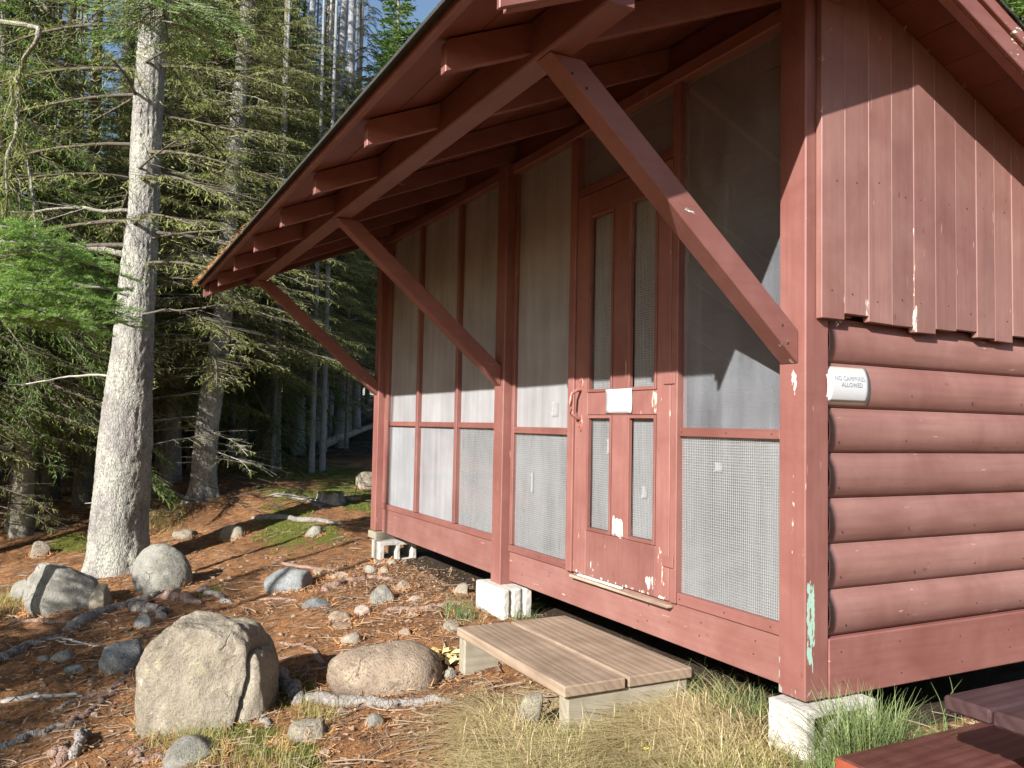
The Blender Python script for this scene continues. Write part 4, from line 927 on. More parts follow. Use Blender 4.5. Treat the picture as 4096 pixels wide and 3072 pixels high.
# ------------------------------------------------------------------ trees
def spot(px, depth):
    """world x, y seen at photograph column px (of 2212) at a depth in metres"""
    f = 1781.6; ux, uy = (px-1106)/f, 0
    d = fw+rt*ux; d = d*depth; return CAM[0]+d[0], CAM[1]+d[1]
def frond_branch(mt, ml, o, az, Lb, rise, droop, rb, leaf_len, leaf_w, dens, hang=0., tw=.42, twig_r=.0035):
    """one conifer branch: limb, side twigs and needles"""
    n = 9; t = np.linspace(0, 1, n); dx, dy = math.cos(az), math.sin(az)
    wob = RNG.normal(size=2)*.06*Lb
    P = np.stack([o[0]+dx*Lb*t-dy*wob[0]*np.sin(t*3), o[1]+dy*Lb*t+dx*wob[0]*np.sin(t*3), o[2]+Lb*(rise*t-droop*t**2)+.12*Lb*droop*t**4], 1)
    if mt is not None: mt.tube(P, rb*(1-.85*t)+.002, 4)
    nt_ = max(4, int(Lb/ dens)); tt = .12+.88*(np.arange(nt_)+RNG.random(nt_)*.7)/nt_
    bp = np.stack([np.interp(tt, t, P[:, k]) for k in range(3)], 1); bd = np.stack([dx, dy, rise-2*droop*.5])
    side = np.where(np.arange(nt_) % 2 == 0, 1., -1.); an = az+side*(.75+.35*RNG.random(nt_))*(1-.5*tt)
    TL = (Lb*tw*(1-tt*.75)+.06)*(.6+.6*RNG.random(nt_))
    tdir = np.stack([np.cos(an), np.sin(an), -droop*.5-.12*RNG.random(nt_)+.1*rise], 1); tdir /= np.linalg.norm(tdir, axis=1)[:, None]
    nl = 12; Bs, Ds = [], []
    for j in range(nl):
        u = (j+.6*RNG.random(nt_))/nl
        b_ = bp+tdir*(TL*u)[:, None]; b_[:, 2] -= hang*.4*TL*u**2
        sd = np.stack([-tdir[:, 1], tdir[:, 0], 0*u], 1)*(1 if j % 2 else -1)
        dd_ = tdir*.9+sd*.75+RNG.normal(size=(nt_, 3))*(.28+hang); dd_[:, 2] -= hang*1.5
        Bs.append(b_); Ds.append(dd_)
    B_ = np.concatenate(Bs); D_ = np.concatenate(Ds); N = len(B_)
    ml.quads(B_, D_, leaf_len*(.6+.8*RNG.random(N)), leaf_w*(.7+.6*RNG.random(N)))
    # limb tip
    if mt is not None and twig_r:
        for k in range(nt_):
            if TL[k] > .12: mt.quads(bp[k:k+1], tdir[k:k+1], [TL[k]], [twig_r*2])
def crown(seed, H, z0, Lmax, step, per, leaf_len, leaf_w, dens, rise=(.25, -.1), droop=(.2, .45), hang=0., name='crown', power=.85, gap=.0):
    global RNG; keepr = RNG; RNG = np.random.default_rng(seed); mt, ml = MB(), MB(); z = z0
    while z < H-.15:
        u = (z-z0)/(H-z0); Lz = Lmax*(1-u)**power+.12; nb = per if u < .8 else 4; a0 = RNG.random()*6.28
        for k in range(nb):
            if RNG.random() < gap: continue
            az = a0+k*6.283/nb+RNG.normal()*.25; Lb = Lz*(.65+.5*RNG.random())
            frond_branch(mt, ml, (0, 0, z+RNG.normal()*.06), az, Lb, rise[0]*u+rise[1]*(1-u)+RNG.normal()*.06, droop[0]*u+droop[1]*(1-u), .006+.009*Lb, leaf_len, leaf_w, dens, hang)
        z += step*(1-.45*u)*(.8+.4*RNG.random())
    frond_branch(mt, ml, (0, 0, H-.35), 0, .12, 3.5, 0, .01, leaf_len, leaf_w, dens)
    RNG = keepr; a, b = mt.arr(), ml.arr()
    def me(nm, VF):
        V_, F_ = VF; o = npmesh(nm, V_, F_, []); d_ = o.data; bpy.data.objects.remove(o); return d_
    return me('limbs', a), me(name, b)
def trunkmesh(H, r0_, r1_, seed, lean=0, k=14, n=26, flare=.35):
    t = np.linspace(0, 1, n)**1.3; z = t*H-.25*(t == 0); rg = np.random.default_rng(seed)
    x = lean*t*H*.1+.05*np.sin(t*5+seed)*r0_*4*t; y = .04*np.cos(t*4+seed*2)*r0_*4*t
    r = r0_*(1-t)+r1_*t+flare*r0_*np.exp(-z.clip(0)/.22)
    m = MB(); m.tube(np.stack([x, y, z], 1), r, k); V_, F_ = m.arr(); V_ = V_+np.stack([fbm(V_*np.array([6., 6, 2]), seed, 2)]*3, 1)*r0_*.12*np.array([1, 1, 0])
    o = npmesh('trunk', V_, F_, [], None, True); d_ = o.data; bpy.data.objects.remove(o); return d_
def deadlimbs(seed, z0, z1, n, Lr, lichen=0):
    global RNG; keepr = RNG; RNG = np.random.default_rng(seed); m, ml = MB(), MB()
    for _ in range(n):
        z = z0+(z1-z0)*RNG.random(); az = RNG.random()*6.28; Lb = Lr*(.4+.8*RNG.random()); t = np.linspace(0, 1, 7)
        c, s_ = math.cos(az), math.sin(az); kk = RNG.normal()*.15
        P = np.stack([c*Lb*t-s_*kk*np.sin(t*4)*Lb, s_*Lb*t+c*kk*np.sin(t*4)*Lb, z+Lb*(.05*t-.22*t**2)+.02*np.sin(t*9+z)], 1)
        m.tube(P, .009*(1-.8*t)+.0018, 4)
        for j in range(int(5+Lb*7)):
            u = .2+.8*RNG.random(); b_ = np.array([np.interp(u, t, P[:, q]) for q in range(3)]); a2 = az+RNG.choice([-1, 1])*(.5+.6*RNG.random())
            l2 = (.1+.35*RNG.random())*Lb*(1.2-u); q = np.linspace(0, 1, 4)[:, None]; D = np.array([math.cos(a2), math.sin(a2), -.15+.3*RNG.normal()*.5])
            PP = b_+D*q*l2+np.array([0, 0, -.08*l2])*q**2; m.tube(PP, .0035*(1-.7*q[:, 0])+.001, 3)
            if lichen:
                kq = int(lichen*6); uu = RNG.random(kq)[:, None]
                ml.quads(b_+D*uu*l2, np.array([0, 0, -1.])+RNG.normal(size=(kq, 3))*.35, .02+.07*RNG.random(kq), .004+.006*RNG.random(kq))
    RNG = keepr
    def me(nm, VF):
        o = npmesh(nm, VF[0], VF[1], []); d_ = o.data; bpy.data.objects.remove(o); return d_
    return me('dead_limbs', m.arr()), (me('lichen', ml.arr()) if lichen else None)
def inst(name, me, mat, parent, rz=0., sc=1., z=0., kind=None):
    k = (me.name, mat.name)
    if k not in _mm:
        _mm[k] = me if not me.materials else me.copy()
        _mm[k].materials.clear(); _mm[k].materials.append(mat)
    o = bpy.data.objects.new(name, _mm[k]); C.objects.link(o); o.parent = parent; o.rotation_euler.z = rz; o.scale = (sc, sc, sc) if not isinstance(sc, tuple) else sc; o.location.z = z
    if kind: o['kind'] = kind
    return o
_mm = {}
CR = [crown(101, 13, 4.6, 2.3, .34, 6, .075, .013, .085), crown(102, 12, 3.6, 2.0, .32, 6, .075, .013, .085), crown(103, 15, 6.5, 2.1, .36, 6, .075, .013, .09), crown(104, 7, .5, 1.5, .24, 6, .06, .011, .07)]
CR.append(crown(105, 14, 1.5, 2.0, .26, 7, .12, .034, .10, (.35, -.05), (.1, .35)))
CL = [crown(111, 8.0, 1.9, 2.1, .21, 6, .050, .010, .06, (.1, -.02), (.1, .28), .55, 'lichen_crown', .35), crown(112, 9.0, 2.4, 1.8, .22, 6, .055, .010, .06, (.1, 0.), (.12, .3), .6, 'lichen_crown', .35), crown(113, 8.0, 1.9, 2.0, .42, 5, .050, .010, .07, (.1, -.02), (.1, .3), .7, 'lichen_crown', .4, .25)]
CR.append(crown(106, 12, 2.4, 2.3, .25, 7, .075, .014, .07, (.15, -.05), (.3, .65), 1.1))
TM = [trunkmesh(14, .16, .03, 1), trunkmesh(14, .15, .03, 2, .3), trunkmesh(16, .15, .03, 3, -.3), trunkmesh(12, .09, .02, 4, .5)]
DL = [deadlimbs(201, .7, 5.5, 46, 1.3, 1), deadlimbs(202, .5, 6.5, 60, 1.5, 1.5), deadlimbs(203, .8, 5, 34, 1.0, .6)]
def tree(x, y, sc, label, group=None, cr=0, leaf=None, tm=0, bark=None, dl=None, lich=None, rz=None, name='spruce_tree', th=1., dz=-.05, cw=1.):
    rz = random.random()*6.28 if rz is None else rz
    t = thing(name, G(x, y, dz), label, 'tree', group, rz)
    inst('trunk', TM[tm], bark or BARK2, t, 0, (sc*th, sc*th, sc))
    cs = (sc*cw, sc*cw, sc)
    if cr is not None:
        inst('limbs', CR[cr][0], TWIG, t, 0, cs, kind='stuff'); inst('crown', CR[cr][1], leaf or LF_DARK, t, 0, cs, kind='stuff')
    if dl is not None:
        inst('dead_limbs', DL[dl][0], TWIGG if dl == 2 else TWIG, t, 1., sc, kind='stuff'); inst('lichen', DL[dl][1], LF_LICH, t, 1., sc, kind='stuff')
    if lich is not None:
        inst('lichened_limbs', CL[lich][0], TWIG, t, 2., sc, kind='stuff'); inst('lichen_crown', CL[lich][1], LF_LICH, t, 2., sc, kind='stuff')
    return t
# the big trunk: dense mesh with scaly relief
def big_trunk(x, y, H, path, rad, label, bark, seed, k=110, n=300, amp=.012):
    t = thing('spruce_tree', G(x, y, -.03), label, 'tree')
    zz = np.linspace(-.15, H, n); px_ = np.interp(zz, [p[0] for p in path], [p[1] for p in path]); py_ = np.interp(zz, [p[0] for p in path], [p[2] for p in path])
    ker = np.hanning(31); ker /= ker.sum(); px_ = np.convolve(np.pad(px_, 15, 'edge'), ker, 'valid'); py_ = np.convolve(np.pad(py_, 15, 'edge'), ker, 'valid')
    r = np.interp(zz, [p[0] for p in rad], [p[1] for p in rad]); m = MB(); m.tube(np.stack([px_, py_, zz], 1), r, k); V_, F_ = m.arr()
    cen = np.repeat(np.stack([px_, py_, zz], 1), k, axis=0); nr = V_-cen; nr /= np.linalg.norm(nr, axis=1)[:, None]
    big = fbm(V_*np.array([3, 3, 1.6]), seed, 2)*.05*(1-np.clip(V_[:, 2:3], 0, 2)[:, 0]*.3)
    sc_ = 1-np.abs(fbm(V_*np.array([26, 26, 15.]), seed+4, 3))*2.2; sc2 = fbm(V_*np.array([60, 60, 40.]), seed+8, 2)
    flare = .10*np.exp(-np.clip(V_[:, 2], 0, 9)/.16)*(.5+.9*np.clip(np.sin(np.arctan2(nr[:, 1], nr[:, 0])*4+seed), 0, 1))
    V_ = V_+nr*(big+sc_*amp+sc2*amp*.4+flare)[:, None]
    npmesh('trunk', V_, F_, bark, t, True); return t
# across-view unit vectors so that trunk leans can be given as seen
ax_ = np.array([.462, .887])
def lean(*zl): return [(z, ax_[0]*l, ax_[1]*l) for z, l in zl]
x1_, y1_ = -6.95, -2.15
t1 = big_trunk(x1_, y1_, 9.5, lean((-.2, 0), (0, 0), (1.2, .02), (2.4, .08), (3.9, .11), (5.2, .13), (9.5, .25)), [(-.2, .285), (0, .28), (.4, .265), (1.2, .245), (1.8, .22), (2.3, .18), (3.5, .148), (5.2, .132), (9.5, .07)], 'massive pale grey spruce trunk crusted with lichen beside the egg shaped boulder', BARK1, 5)
x2_, y2_ = -9.95, -1.0
t2 = big_trunk(x2_, y2_, 9.5, lean((-.2, 0), (1.2, .06), (2.6, .22), (3.6, .24), (5, .3), (9.5, .5)), [(-.2, .19), (0, .17), (.5, .15), (1.2, .145), (2.6, .13), (5, .11), (9.5, .05)], 'lichen spotted grey trunk standing just beyond the cabin eave tip', BARK1, 9, 64, 180, .010)
def limb_on(t, z, az, Lb, r_, mat, name='branch', sag=.1, curl=0., twigs=6):
    m = MB(); tt = np.linspace(0, 1, 12); c, s_ = math.cos(az), math.sin(az)
    P = np.stack([c*Lb*tt-s_*curl*Lb*tt**2, s_*Lb*tt+c*curl*Lb*tt**2, z+Lb*(.12*tt-sag*tt**2)], 1); P += fbm(P*4, 3, 2)[:, None]*.03
    m.tube(P, r_*(1-.75*tt)+.002, 6)
    for _ in range(twigs):
        u = .25+.75*random.random(); b_ = np.array([np.interp(u, tt, P[:, q]) for q in range(3)]); a2 = az+random.choice([-1, 1])*random.uniform(.4, 1.0); q = np.linspace(0, 1, 5)[:, None]; l2 = Lb*random.uniform(.12, .35)
        m.tube(b_+np.array([math.cos(a2), math.sin(a2), random.uniform(-.5, .25)])*q*l2, r_*.3*(1-.8*q[:, 0])+.0015, 4)
    return m.build(name, mat, t, True)
LFT = math.atan2(-.887, -.462)   # direction pointing to the left of the view
limb_on(t1, 1.98, LFT+.3, .95, .014, TWIGG, twigs=3, sag=.25); limb_on(t1, 3.25, LFT, 1.55, .035, BARK2, sag=.06, curl=.1, twigs=9); limb_on(t1, 1.72, LFT-.5, .35, .01, TWIGG, twigs=1)
limb_on(t1, .72, LFT+.5, .30, .008, TWIGG, twigs=0); limb_on(t1, 2.85, LFT+.5, 1.3, .016, BARK2, twigs=8); limb_on(t1, 3.7, LFT-.2, 1.6, .02, BARK2, twigs=8)
for z_, a_, l_ in ((2.6, 2.6, 1.2), (3.4, 2.9, 1.5), (3.0, 3.5, 1.0), (4.1, 2.3, 1.4)): limb_on(t1, z_, LFT+a_, l_, .012, TWIG, twigs=8)
inst('lichened_limbs', CL[2][0], TWIG, t1, 1.2, 1., 1.3, 'stuff'); inst('lichen_crown', CL[2][1], LF_LICH, t1, 1.2, 1., 1.3, 'stuff')
for z_, a_, l_ in ((.55, .4, .35), (.75, -.3, .4), (.62, 0, .3), (1.0, .6, .25)): limb_on(t2, z_, LFT+a_, l_, .010, TWIGG, twigs=3)
inst('dead_limbs', DL[1][0], TWIGG, t2, .5, .9, kind='stuff'); inst('lichen', DL[1][1], LF_LICH, t2, .5, .9, kind='stuff')
inst('lichened_limbs', CL[1][0], TWIG, t2, .2, 1., -.3, 'stuff'); inst('lichen_crown', CL[1][1], LF_LICH, t2, .2, 1., -.3, 'stuff')

TL_ = [
 (298, 12.6, .8, 1, 1, BARK2, 0, 0, .8, 'slim grey trunk showing right behind the massive trunk'),
 (62, 10.6, .85, 0, 0, BARK2, 1, 1, .95, 'mid sized brownish trunk at the dark forest edge beyond the round grey rock'),
 (38, 10.9, .8, 3, 1, BARK3, 0, None, .9, 'thinner dark trunk twinned with the brownish one'),
 (-25, 9.6, .8, 1, 5, BARK2, 1, 2, .9, 'crooked trunk leaning out of the dark at the forest edge'),
 (120, 13.5, .95, 0, 2, BARK3, 1, 2, .8, 'dark trunk in shade between the brownish and the massive trunk'),
 (190, 12., .95, 1, 0, BARK3, 1, None, .8, 'lichen hung spruce hidden close behind the massive trunk'),
 (355, 15.5, .9, 2, 1, BARK2, 2, 0, .7, 'dim narrow trunk between the massive and the lichen spotted trunks'),
 (395, 17.5, .9, 0, 0, BARK2, 0, None, .75, 'faint trunk far back in the gap beside the lichen spotted trunk'),
 (484, 17., .95, 1, 2, BARK3, 1, 1, .7, 'dusky trunk just past the lichen spotted trunk'),
 (524, 16.2, .95, 0, 0, BARK2, 0, 1, .9, 'blotchy lit trunk with bare branches beyond the eave tip'),
 (545, 18.0, 1., 2, 1, BARKB, 2, None, .8, 'blue grey pole trunk close to the blotchy lit trunk'),
 (648, 16.6, 1., 0, None, BARKB, 0, None, .85, 'slightly leaning pole trunk in the group under the braces'),
 (664, 17.2, 1., 3, None, BARKP, 2, None, .8, 'sunlit pale pole trunk squeezed inside the group under the braces'),
 (690, 16.8, 1.05, 1, None, BARKB, 1, 0, 1.05, 'broadest blue grey trunk of the group under the braces'),
 (716, 19.5, 1., 2, 0, BARKB, 0, None, .7, 'dark pole trunk behind the broad blue grey one'),
 (737, 18., 1.05, 0, None, BARKB, 2, 0, .9, 'straight blue grey trunk nearest the far cabin post'),
 (772, 21., 1., 1, 2, BARKB, 0, 0, .8, 'dim trunk almost touching the far cabin post'),
 (503, 19., .95, 2, 0, BARK2, 2, None, .45, 'thin pale pole between the dusky and the blotchy trunks'),
 (572, 18.5, .9, 0, 0, BARK2, 2, None, .42, 'thin pole just below the outer end of the beam'),
 (596, 21., 1., 1, 0, BARK3, 0, None, .5, 'dark thin pole seen behind the farthest brace'),
 (618, 17.6, .9, 2, 0, BARK2, 2, None, .38, 'very thin grey pole crossing the farthest brace'),
 (634, 20.5, 1., 0, 0, BARKB, 1, None, .5, 'grey pole standing back beside the leaning pole trunk'),
 (704, 18.8, 1., 1, 0, BARKP, 2, None, .36, 'very thin pale pole beside the broad blue grey trunk'),
 (752, 17.2, .9, 3, 0, BARK2, 2, None, .5, 'thin pole with pale patches near the far cabin post'),
 (418, 14.6, .9, 2, 0, BARK3, 2, None, .45, 'thin dark pole behind the lichen spotted trunk'),
 (330, 19., .9, 0, 0, BARK2, 0, None, .5, 'thin far pole in the dark gap past the massive trunk'),
 (150, 15.5, .9, 1, 0, BARK2, 2, None, .5, 'thin pole in dark shade behind the massive trunk'),
 (95, 16.5, .9, 2, 0, BARK3, 0, None, .5, 'thin dark pole past the brownish trunk'),
]
for (px, dp, sc, tm_, cr, bk_, dl, li, th, lb) in TL_:
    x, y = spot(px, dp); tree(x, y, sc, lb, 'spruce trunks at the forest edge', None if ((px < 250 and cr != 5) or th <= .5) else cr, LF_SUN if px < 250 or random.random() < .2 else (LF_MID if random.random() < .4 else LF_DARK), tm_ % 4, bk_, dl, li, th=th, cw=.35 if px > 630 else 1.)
# the forest behind
rnd = random.Random(5); G2 = 'spruces standing deep in the forest'; used = []
for k in range(66):
    for _ in range(30):
        px = rnd.uniform(-160, 690); dp = rnd.uniform(19, 42) if k > 16 else rnd.uniform(14, 20)
        x, y = spot(px, dp)
        if all((x-a)**2+(y-b)**2 > 1.6 for a, b in used): break
    used.append((x, y))
    sc = rnd.uniform(.85, 1.15); 
    if px < 290 and k > 16: sc *= .42+.1*rnd.random()
    if px > 560: cwf = .5
    else: cwf = 1.
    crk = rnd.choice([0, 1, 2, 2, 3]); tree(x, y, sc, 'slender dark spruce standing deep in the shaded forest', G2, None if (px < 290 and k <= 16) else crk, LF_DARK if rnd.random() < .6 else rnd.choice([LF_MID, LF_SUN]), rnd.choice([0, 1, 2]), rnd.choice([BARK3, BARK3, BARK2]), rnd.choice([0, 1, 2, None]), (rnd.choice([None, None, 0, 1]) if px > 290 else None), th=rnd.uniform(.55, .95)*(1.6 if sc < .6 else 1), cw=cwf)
for k in range(30):
    px = rnd.uniform(255, 790) if k > 8 else rnd.uniform(20, 180); dp = rnd.uniform(13.5, 22); x, y = spot(px, dp); th_ = rnd.uniform(.26, .48)
    if px > 740: continue
    t = tree(x, y, rnd.uniform(.85, 1.05), 'slim bare pole trunk standing in the dark of the forest', 'slim bare poles in the dark of the forest', None, None, rnd.choice([0, 1, 2]), rnd.choice([BARKB, BARKB, BARK2]), rnd.choice([None, None, 2]), None, th=th_)
for k in range(14):
    px = rnd.uniform(640, 860); dp = rnd.uniform(24, 44); x, y = spot(px, dp)
    tree(x, y, rnd.uniform(.38, .5), 'low dark spruce far back beyond the end of the cabin', 'low spruces beyond the end of the cabin', rnd.choice([0, 1, 3]), LF_DARK, 1, BARK3, 0, None, th=1.6)
# trees against the sky
def sky_tree(px, dp, H, label, leaf, cr=1, tm_=0, bark=None, th=1., **kw):
    x, y = spot(px, dp); return tree(x, y, H/12.5, label, None, cr, leaf, tm_, bark, th=th, **kw)
def cone_tree(px, dp, H, label, leaf, name='spruce_tree', wd=1.):
    x, y = spot(px, dp); t = thing(name, G(x, y, -.05), label, 'tree')
    inst('trunk', TM[0], BARK2, t, 0, (1, 1, H/14.3)); inst('limbs', CR[4][0], TWIG, t, 0, (wd, wd, H/14), kind='stuff'); inst('crown', CR[4][1], leaf, t, 0, (wd, wd, H/14), kind='stuff')
cone_tree(838, 25, 14.6, 'sunlit bright green conical spruce rising behind the roof against open sky', LF_SUN, wd=1.)
cone_tree(880, 27, 13.2, 'shorter bright spruce tip just above the eave line', LF_MID, wd=.8)
x, y = spot(757, 21); t = tree(x, y, 1.05, 'bare pale dead trunk standing against the sky', None, None, None, 0, BARKP, 2, None, name='dead_tree', th=.75)
x, y = spot(735, 22.5); t = tree(x, y, .95, 'dead spruce with rusty red needles beside the bare pale trunk', None, None, None, 3, BARKP, 0, None, name='dead_tree', th=.8)
inst('limbs', CR[1][0], TWIG, t, 0, (.5, .5, .85), kind='stuff'); inst('crown', CR[1][1], LF_RED, t, 0, (.35, .35, .85), kind='stuff')
for px, dp, H, lb in ((668, 20, 13.5, 'tall dark green spruce overlapping the pale dead trunk'), (560, 17, 14, 'broad dark spruce crown over the eave with lit branch tips'), (455, 14.5, 13, 'dense olive spruce crown hanging over the eave tip'), (375, 13.2, 12.5, 'drooping green spruce crown between the two nearest trunks')):
    sky_tree(px, dp, H, lb, LF_MID, 5 if px != 668 else 1, 1, BARK2, lich=0 if px == 455 else None, cw={668: .4, 560: .62, 455: .8, 375: .6}[px])
cone_tree(2215, 15, 13.5, 'bright green spruce beyond the back slope of the roof', LF_SUN, wd=1.3)
# trees on the sunny side that shade the forest and part of the ground
G3 = 'spruces at the clearing edge behind the viewpoint'
for x, y, sc, cr in ((-9.6, -5.2, .9, 1), (-11.6, -6.4, 1., 0), (-14., -6.3, 1., 0), (-9.2, -8.4, .95, 0), (-12.4, -9.2, 1.05, 1), (-15.6, -7.4, 1., 0), (-17.5, -8.0, 1., 1), (-8.2, -12, 1.1, 0), (-11, -12.8, 1.1, 1)):
    tree(x, y, sc, 'spruce at the clearing edge behind the viewpoint', G3, cr, LF_DARK, 0, BARK2, 1, 0)

t = thing('spruce_tree', G(-.9, -7.6), 'unseen spruce added on the sunny side, its boughs shading the clearing', 'tree')  # out of view; boughs only at the height that shades the near litter
inst('trunk', TM[3], BARK2, t, 0, (.6, .6, .9)); mt, ml = MB(), MB()
for a_, z_, L_ in ((0.3, 3.3, 1.7), (-.2, 3.1, 1.5), (2.9, 3.35, 1.6), (3.4, 3.1, 1.8), (2.5, 3.0, 1.2), (.8, 3.45, 1.3), (4.2, 3.3, 1.0), (1.6, 3.2, .9), (-.9, 3.4, 1.2), (3.1, 3.6, 1.3), (.1, 2.9, 1.2), (5.2, 3.1, 1.), (.15, 3.5, 2.0), (2.95, 3.55, 2.1), (-.1, 3.75, 1.9), (3.3, 2.85, 1.9), (3.05, 3.0, 2.2), (.25, 3.0, 1.9)):
    frond_branch(mt, ml, (0, 0, z_), math.atan2(.866, .5)-math.pi/2+a_, L_, .0, .06, .016, .09, .018, .05)
mt.build('limbs', TWIG, t); o = ml.build('crown', LF_DARK, t); o['kind'] = 'stuff'

t = thing('spruce_tree', G(-2.5, -6.5), 'unseen spruce added on the sunny side, its boughs shading the root tangle', 'tree')  # second unseen tree, low boughs placed to deepen the shade over the roots
inst('trunk', TM[3], BARK2, t, 0, (.6, .6, .7)); mt, ml = MB(), MB()
for a_, z_, L_ in ((0.2, 2.3, 1.7), (-.2, 2.1, 1.5), (2.9, 2.35, 1.5), (3.4, 2.1, 1.6), (2.5, 2.0, 1.2), (.6, 2.55, 1.3), (.1, 1.9, 1.4), (3.1, 1.95, 1.3), (.0, 2.7, 1.2), (3.2, 2.75, 1.1)):
    frond_branch(mt, ml, (0, 0, z_), math.atan2(.866, .5)-math.pi/2+a_, L_, .0, .06, .016, .09, .018, .05)
mt.build('limbs', TWIG, t); o = ml.build('crown', LF_DARK, t); o['kind'] = 'stuff'
def at3(px, py, depth):
    f = 1781.6; d = fw+rt*((px-1106)/f)-up*((py-829.5)/f); return CAM+d*depth
sg2 = at3(60, 300, 7.0); snag = thing('dead_bough', tuple(sg2), 'crooked bleached dead bough hung with pale lichen at the upper edge of the clearing', 'dead bough')
def snagpart(pts, r0_, r1_, name='limb'):
    P = np.array([at3(a, b, 7.0+.15*math.sin(i*1.3)) for i, (a, b) in enumerate(pts)])-sg2; u = np.linspace(0, 1, len(P)*5); t0 = np.linspace(0, 1, len(P))
    P = np.stack([np.interp(u, t0, P[:, k]) for k in range(3)], 1); P[1:-1] = (P[:-2]+P[1:-1]*2+P[2:])/4; m = MB(); m.tube(P, np.linspace(r0_, r1_, len(P))*(1+.3*fbm(P*14, 4, 2)), 8); m.build(name, TWIG, snag, True) if False else npmesh(name, m.arr()[0]+(fbm(m.arr()[0]*30, 8, 2)*.008)[:, None], m.arr()[1], BARK2, snag, True); return P
p1 = snagpart([(-60, 30), (-20, 45), (40, 52), (85, 60), (80, 88), (50, 128), (38, 180), (36, 290), (12, 340), (16, 420), (12, 480)], .025, .010)
p2 = snagpart([(36, 290), (58, 335), (72, 430), (80, 560)], .014, .005); p3 = snagpart([(38, 180), (20, 150), (26, 215), (8, 260)], .010, .003); p4 = snagpart([(16, 350), (40, 385), (48, 420)], .008, .003)
m = MB()
for P, wt in ((p1[-28:], 500), (p2, 200), (p3, 160)):
    i = RNG.integers(0, len(P), wt); m.quads(P[i]+RNG.normal(size=(wt, 3))*.025, np.array([0, 0, -1.])+RNG.normal(size=(wt, 3))*.5, .03+.09*RNG.random(wt), .004+.006*RNG.random(wt))
for _ in range(26):
    b_ = p1[RNG.integers(4, len(p1))]; q = np.linspace(0, 1, 5)[:, None]; D = RNG.normal(size=3)*[.5, .7, .5]; m.tube(b_+D*q*RNG.uniform(.1, .4)+fbm(np.c_[q*5, q*0, q*0], 3, 2)[:, None]*.03, .004*(1-.7*q[:, 0])+.001, 4)
o = m.build('lichen', LF_LICH, snag); o['kind'] = 'stuff'

# near fir boughs reaching in from the side
def fir(x, y, label, boughs, H=6, th=.5):
    t = thing('balsam_fir', G(x, y), label, 'tree'); inst('trunk', TM[3], BARK2, t, 0, (th, th, H/12))
    for (z, az, Lb, rise, droop) in boughs:
        mt, ml = MB(), MB(); bdir = np.array([math.cos(az), math.sin(az)])
        n = 12; tt = np.linspace(0, 1, n); P = np.stack([bdir[0]*Lb*tt, bdir[1]*Lb*tt, z+Lb*(rise*tt-droop*tt**2)], 1); mt.tube(P, .012*(1-.8*tt)+.002, 5)
        for k in range(int(Lb/.045)):
            u = .1+.9*(k+random.random())/(Lb/.045); b_ = np.array([np.interp(u, tt, P[:, q]) for q in range(3)]); sd = 1 if k % 2 else -1
            a2 = az+sd*random.uniform(.6, 1.0); l2 = Lb*.42*(1-.75*u)+.08; d2 = np.array([math.cos(a2), math.sin(a2), random.uniform(-.35, .35)])
            subs = [(b_, d2, l2)]
            for j in range(int(l2/.05)):
                v = .2+.8*random.random(); a3 = a2+random.choice([-1, 1])*random.uniform(.5, .9); subs.append((b_+d2*l2*v, np.array([math.cos(a3), math.sin(a3), random.uniform(-.3, .1)]), l2*.35*(1.1-v)+.03))
            for (bb, d_, l_) in subs:
                mt.quads(bb[None], d_[None], [l_], [.004]); nn = int(l_/.0045); uu = RNG.random(nn)[:, None]
                side = np.cross(d_, [0, 0, 1]); sg_ = np.where(RNG.random(nn) < .5, 1, -1)[:, None]
                ml.quads(bb+d_*uu*l_+RNG.normal(size=(nn, 3))*.004, d_*.7+side*sg_*RNG.random((nn, 1))+RNG.normal(size=(nn, 3))*.4+np.array([0, 0, .45]), .018+.012*RNG.random(nn), np.full(nn, .0050))
        mt.build('bough', BARK2, t); o = ml.build('needles', LF_BRIGHT, t); o['kind'] = 'stuff'
RGT = math.atan2(.887, .462)
x, y = spot(-110, 6.2)
fir(x, y, 'young balsam fir with bright green boughs reaching in front of the massive trunk', [(z_+.24, RGT+a_, l_, .1, .24) for z_, a_, l_ in ((2.42, .05, 1.25), (2.60, .3, 1.15), (2.30, -.25, 1.0), (2.82, -.1, .9), (2.5, .55, 1.05), (2.2, .1, 1.05), (2.72, .15, 1.2), (2.36, .4, 1.25), (2.25, -.1, 1.15), (2.9, .35, .8))])
x, y = spot(318, 6.6)
tt_ = thing('fir_bough', (x, y, 4.30), 'hanging fir bough with bright tips across the top of the massive trunk', 'bough')
ml, mt = MB(), MB()
for a_, z_ in ((2.9, .15), (3.3, .3), (2.5, .25), (.2, .2), (-.2, .1), (.5, .3), (1.5, .2), (-1.4, .2)):
    frond_branch(mt, ml, (0, 0, z_), RGT+a_, .62, .15, .55, .008, .024, .0070, .012, 0, .5)
    frond_branch(mt, ml, (0, 0, z_-.1), RGT+a_+.3, .5, .05, .6, .008, .024, .0070, .012, 0, .5)
mt.build('twigs', BARK2, tt_); o = ml.build('needles', LF_BRIGHT, tt_); o['kind'] = 'stuff'

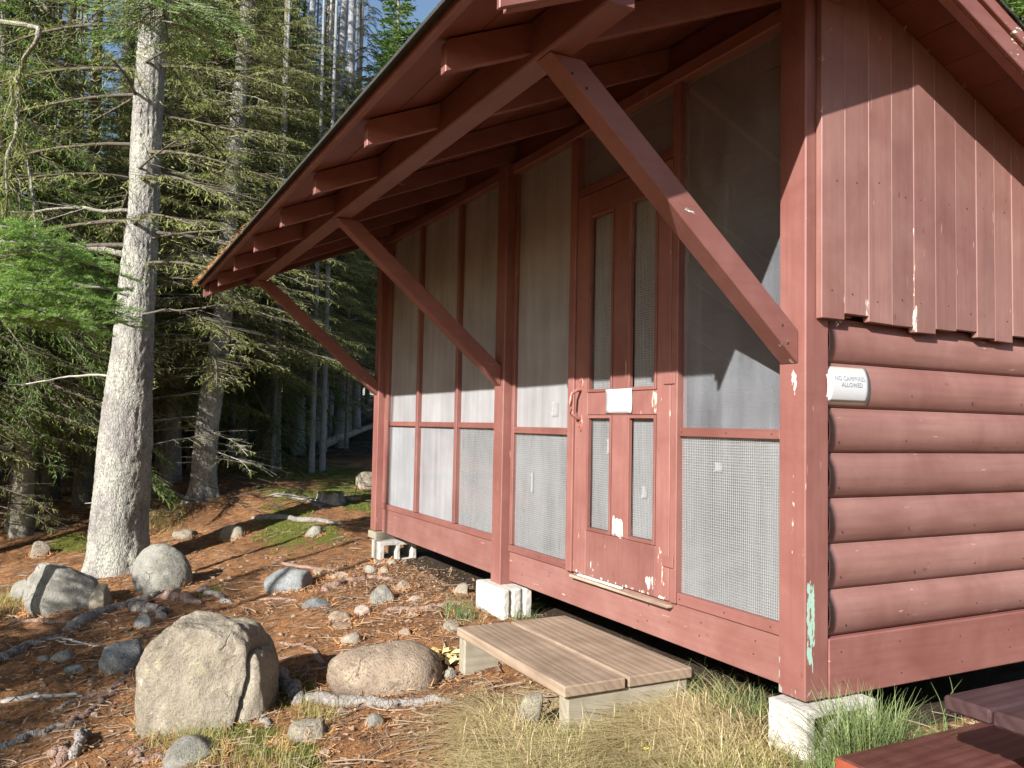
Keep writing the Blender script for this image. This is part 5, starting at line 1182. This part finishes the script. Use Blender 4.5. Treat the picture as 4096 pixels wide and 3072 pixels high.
# stump, fallen log, forest-floor sticks
sx, sy = -8.48, .43
stp = thing('tree_stump', G(sx, sy, -.03), 'low weathered stump with moss on its rim on the needle slope', 'stump')
m = MB(); zz = np.linspace(-.05, .17, 10); m.tube(np.stack([0*zz, 0*zz, zz], 1), .15+.09*np.exp(-np.clip(zz, 0, 1)/.05), 28); V_, F_ = m.arr()
a = np.arctan2(V_[:, 1], V_[:, 0]); V_[:, :2] *= (1+.18*np.sin(a*5)+.1*fbm(V_*14, 2, 3))[:, None]; V_[:, 2] += .03*fbm(V_*20, 7, 2)*(V_[:, 2] > .1); npmesh('stump_wood', V_, F_, BARK1, stp, True)
m = MB(); a = np.linspace(0, 2*np.pi, 29)[:-1]; top = np.stack([np.cos(a)*.145, np.sin(a)*.145, 0*a+.165], 1); m.add(np.r_[top, [[0, 0, .16]]], [(i, (i+1) % 28, 28, 28) for i in range(28)]) if False else None
n = 900; rr = np.sqrt(RNG.random(n))*.16; a = RNG.random(n)*6.28; m.quads(np.stack([rr*np.cos(a), rr*np.sin(a), .15+0*a], 1), np.stack([RNG.normal(size=n)*.6, RNG.normal(size=n)*.6, np.ones(n)], 1), .02+.02*RNG.random(n), np.full(n, .01)); o = m.build('moss_cap', MOSSM, stp); o['kind'] = 'stuff'
lg = thing('fallen_log', (-15.5, 2.7, float(gz(-15.5, 2.7))), 'long grey fallen trunk lying at the foot of the pole trunks', 'fallen log')
m = MB(); q = np.linspace(0, 1, 30)[:, None]; a_, b_ = np.array([1.7, -1.0, .1]), np.array([-2.8, 1.7, .55]); m.tube(a_+(b_-a_)*q+fbm(np.c_[q*6, q*0, q*0], 4, 2)[:, None]*.06, .10-.05*q[:, 0], 10); m.tube([a_, a_+(b_-a_)*.002], [.10, .001], 10); m.build('log_stem', BARK2, lg, True)
m = MB(); 
for _ in range(900):
    px = random.uniform(-80, 810); dp = random.uniform(10.5, 24); x, y = spot(px, dp); z = float(gz(x, y)); a = random.random()*6.28; l_ = random.uniform(.2, 1.0); q = np.linspace(0, 1, 4)[:, None]
    m.tube(np.array([x, y, z+.02])+np.array([math.cos(a), math.sin(a), abs(random.gauss(0, .16))])*q*l_, .006*(1-.6*q[:, 0])+.002, 3)
tag(m.build('brushwood', TWIG), 'tangle of dead branches and sticks on the dark forest floor', 'brushwood', kind='stuff')
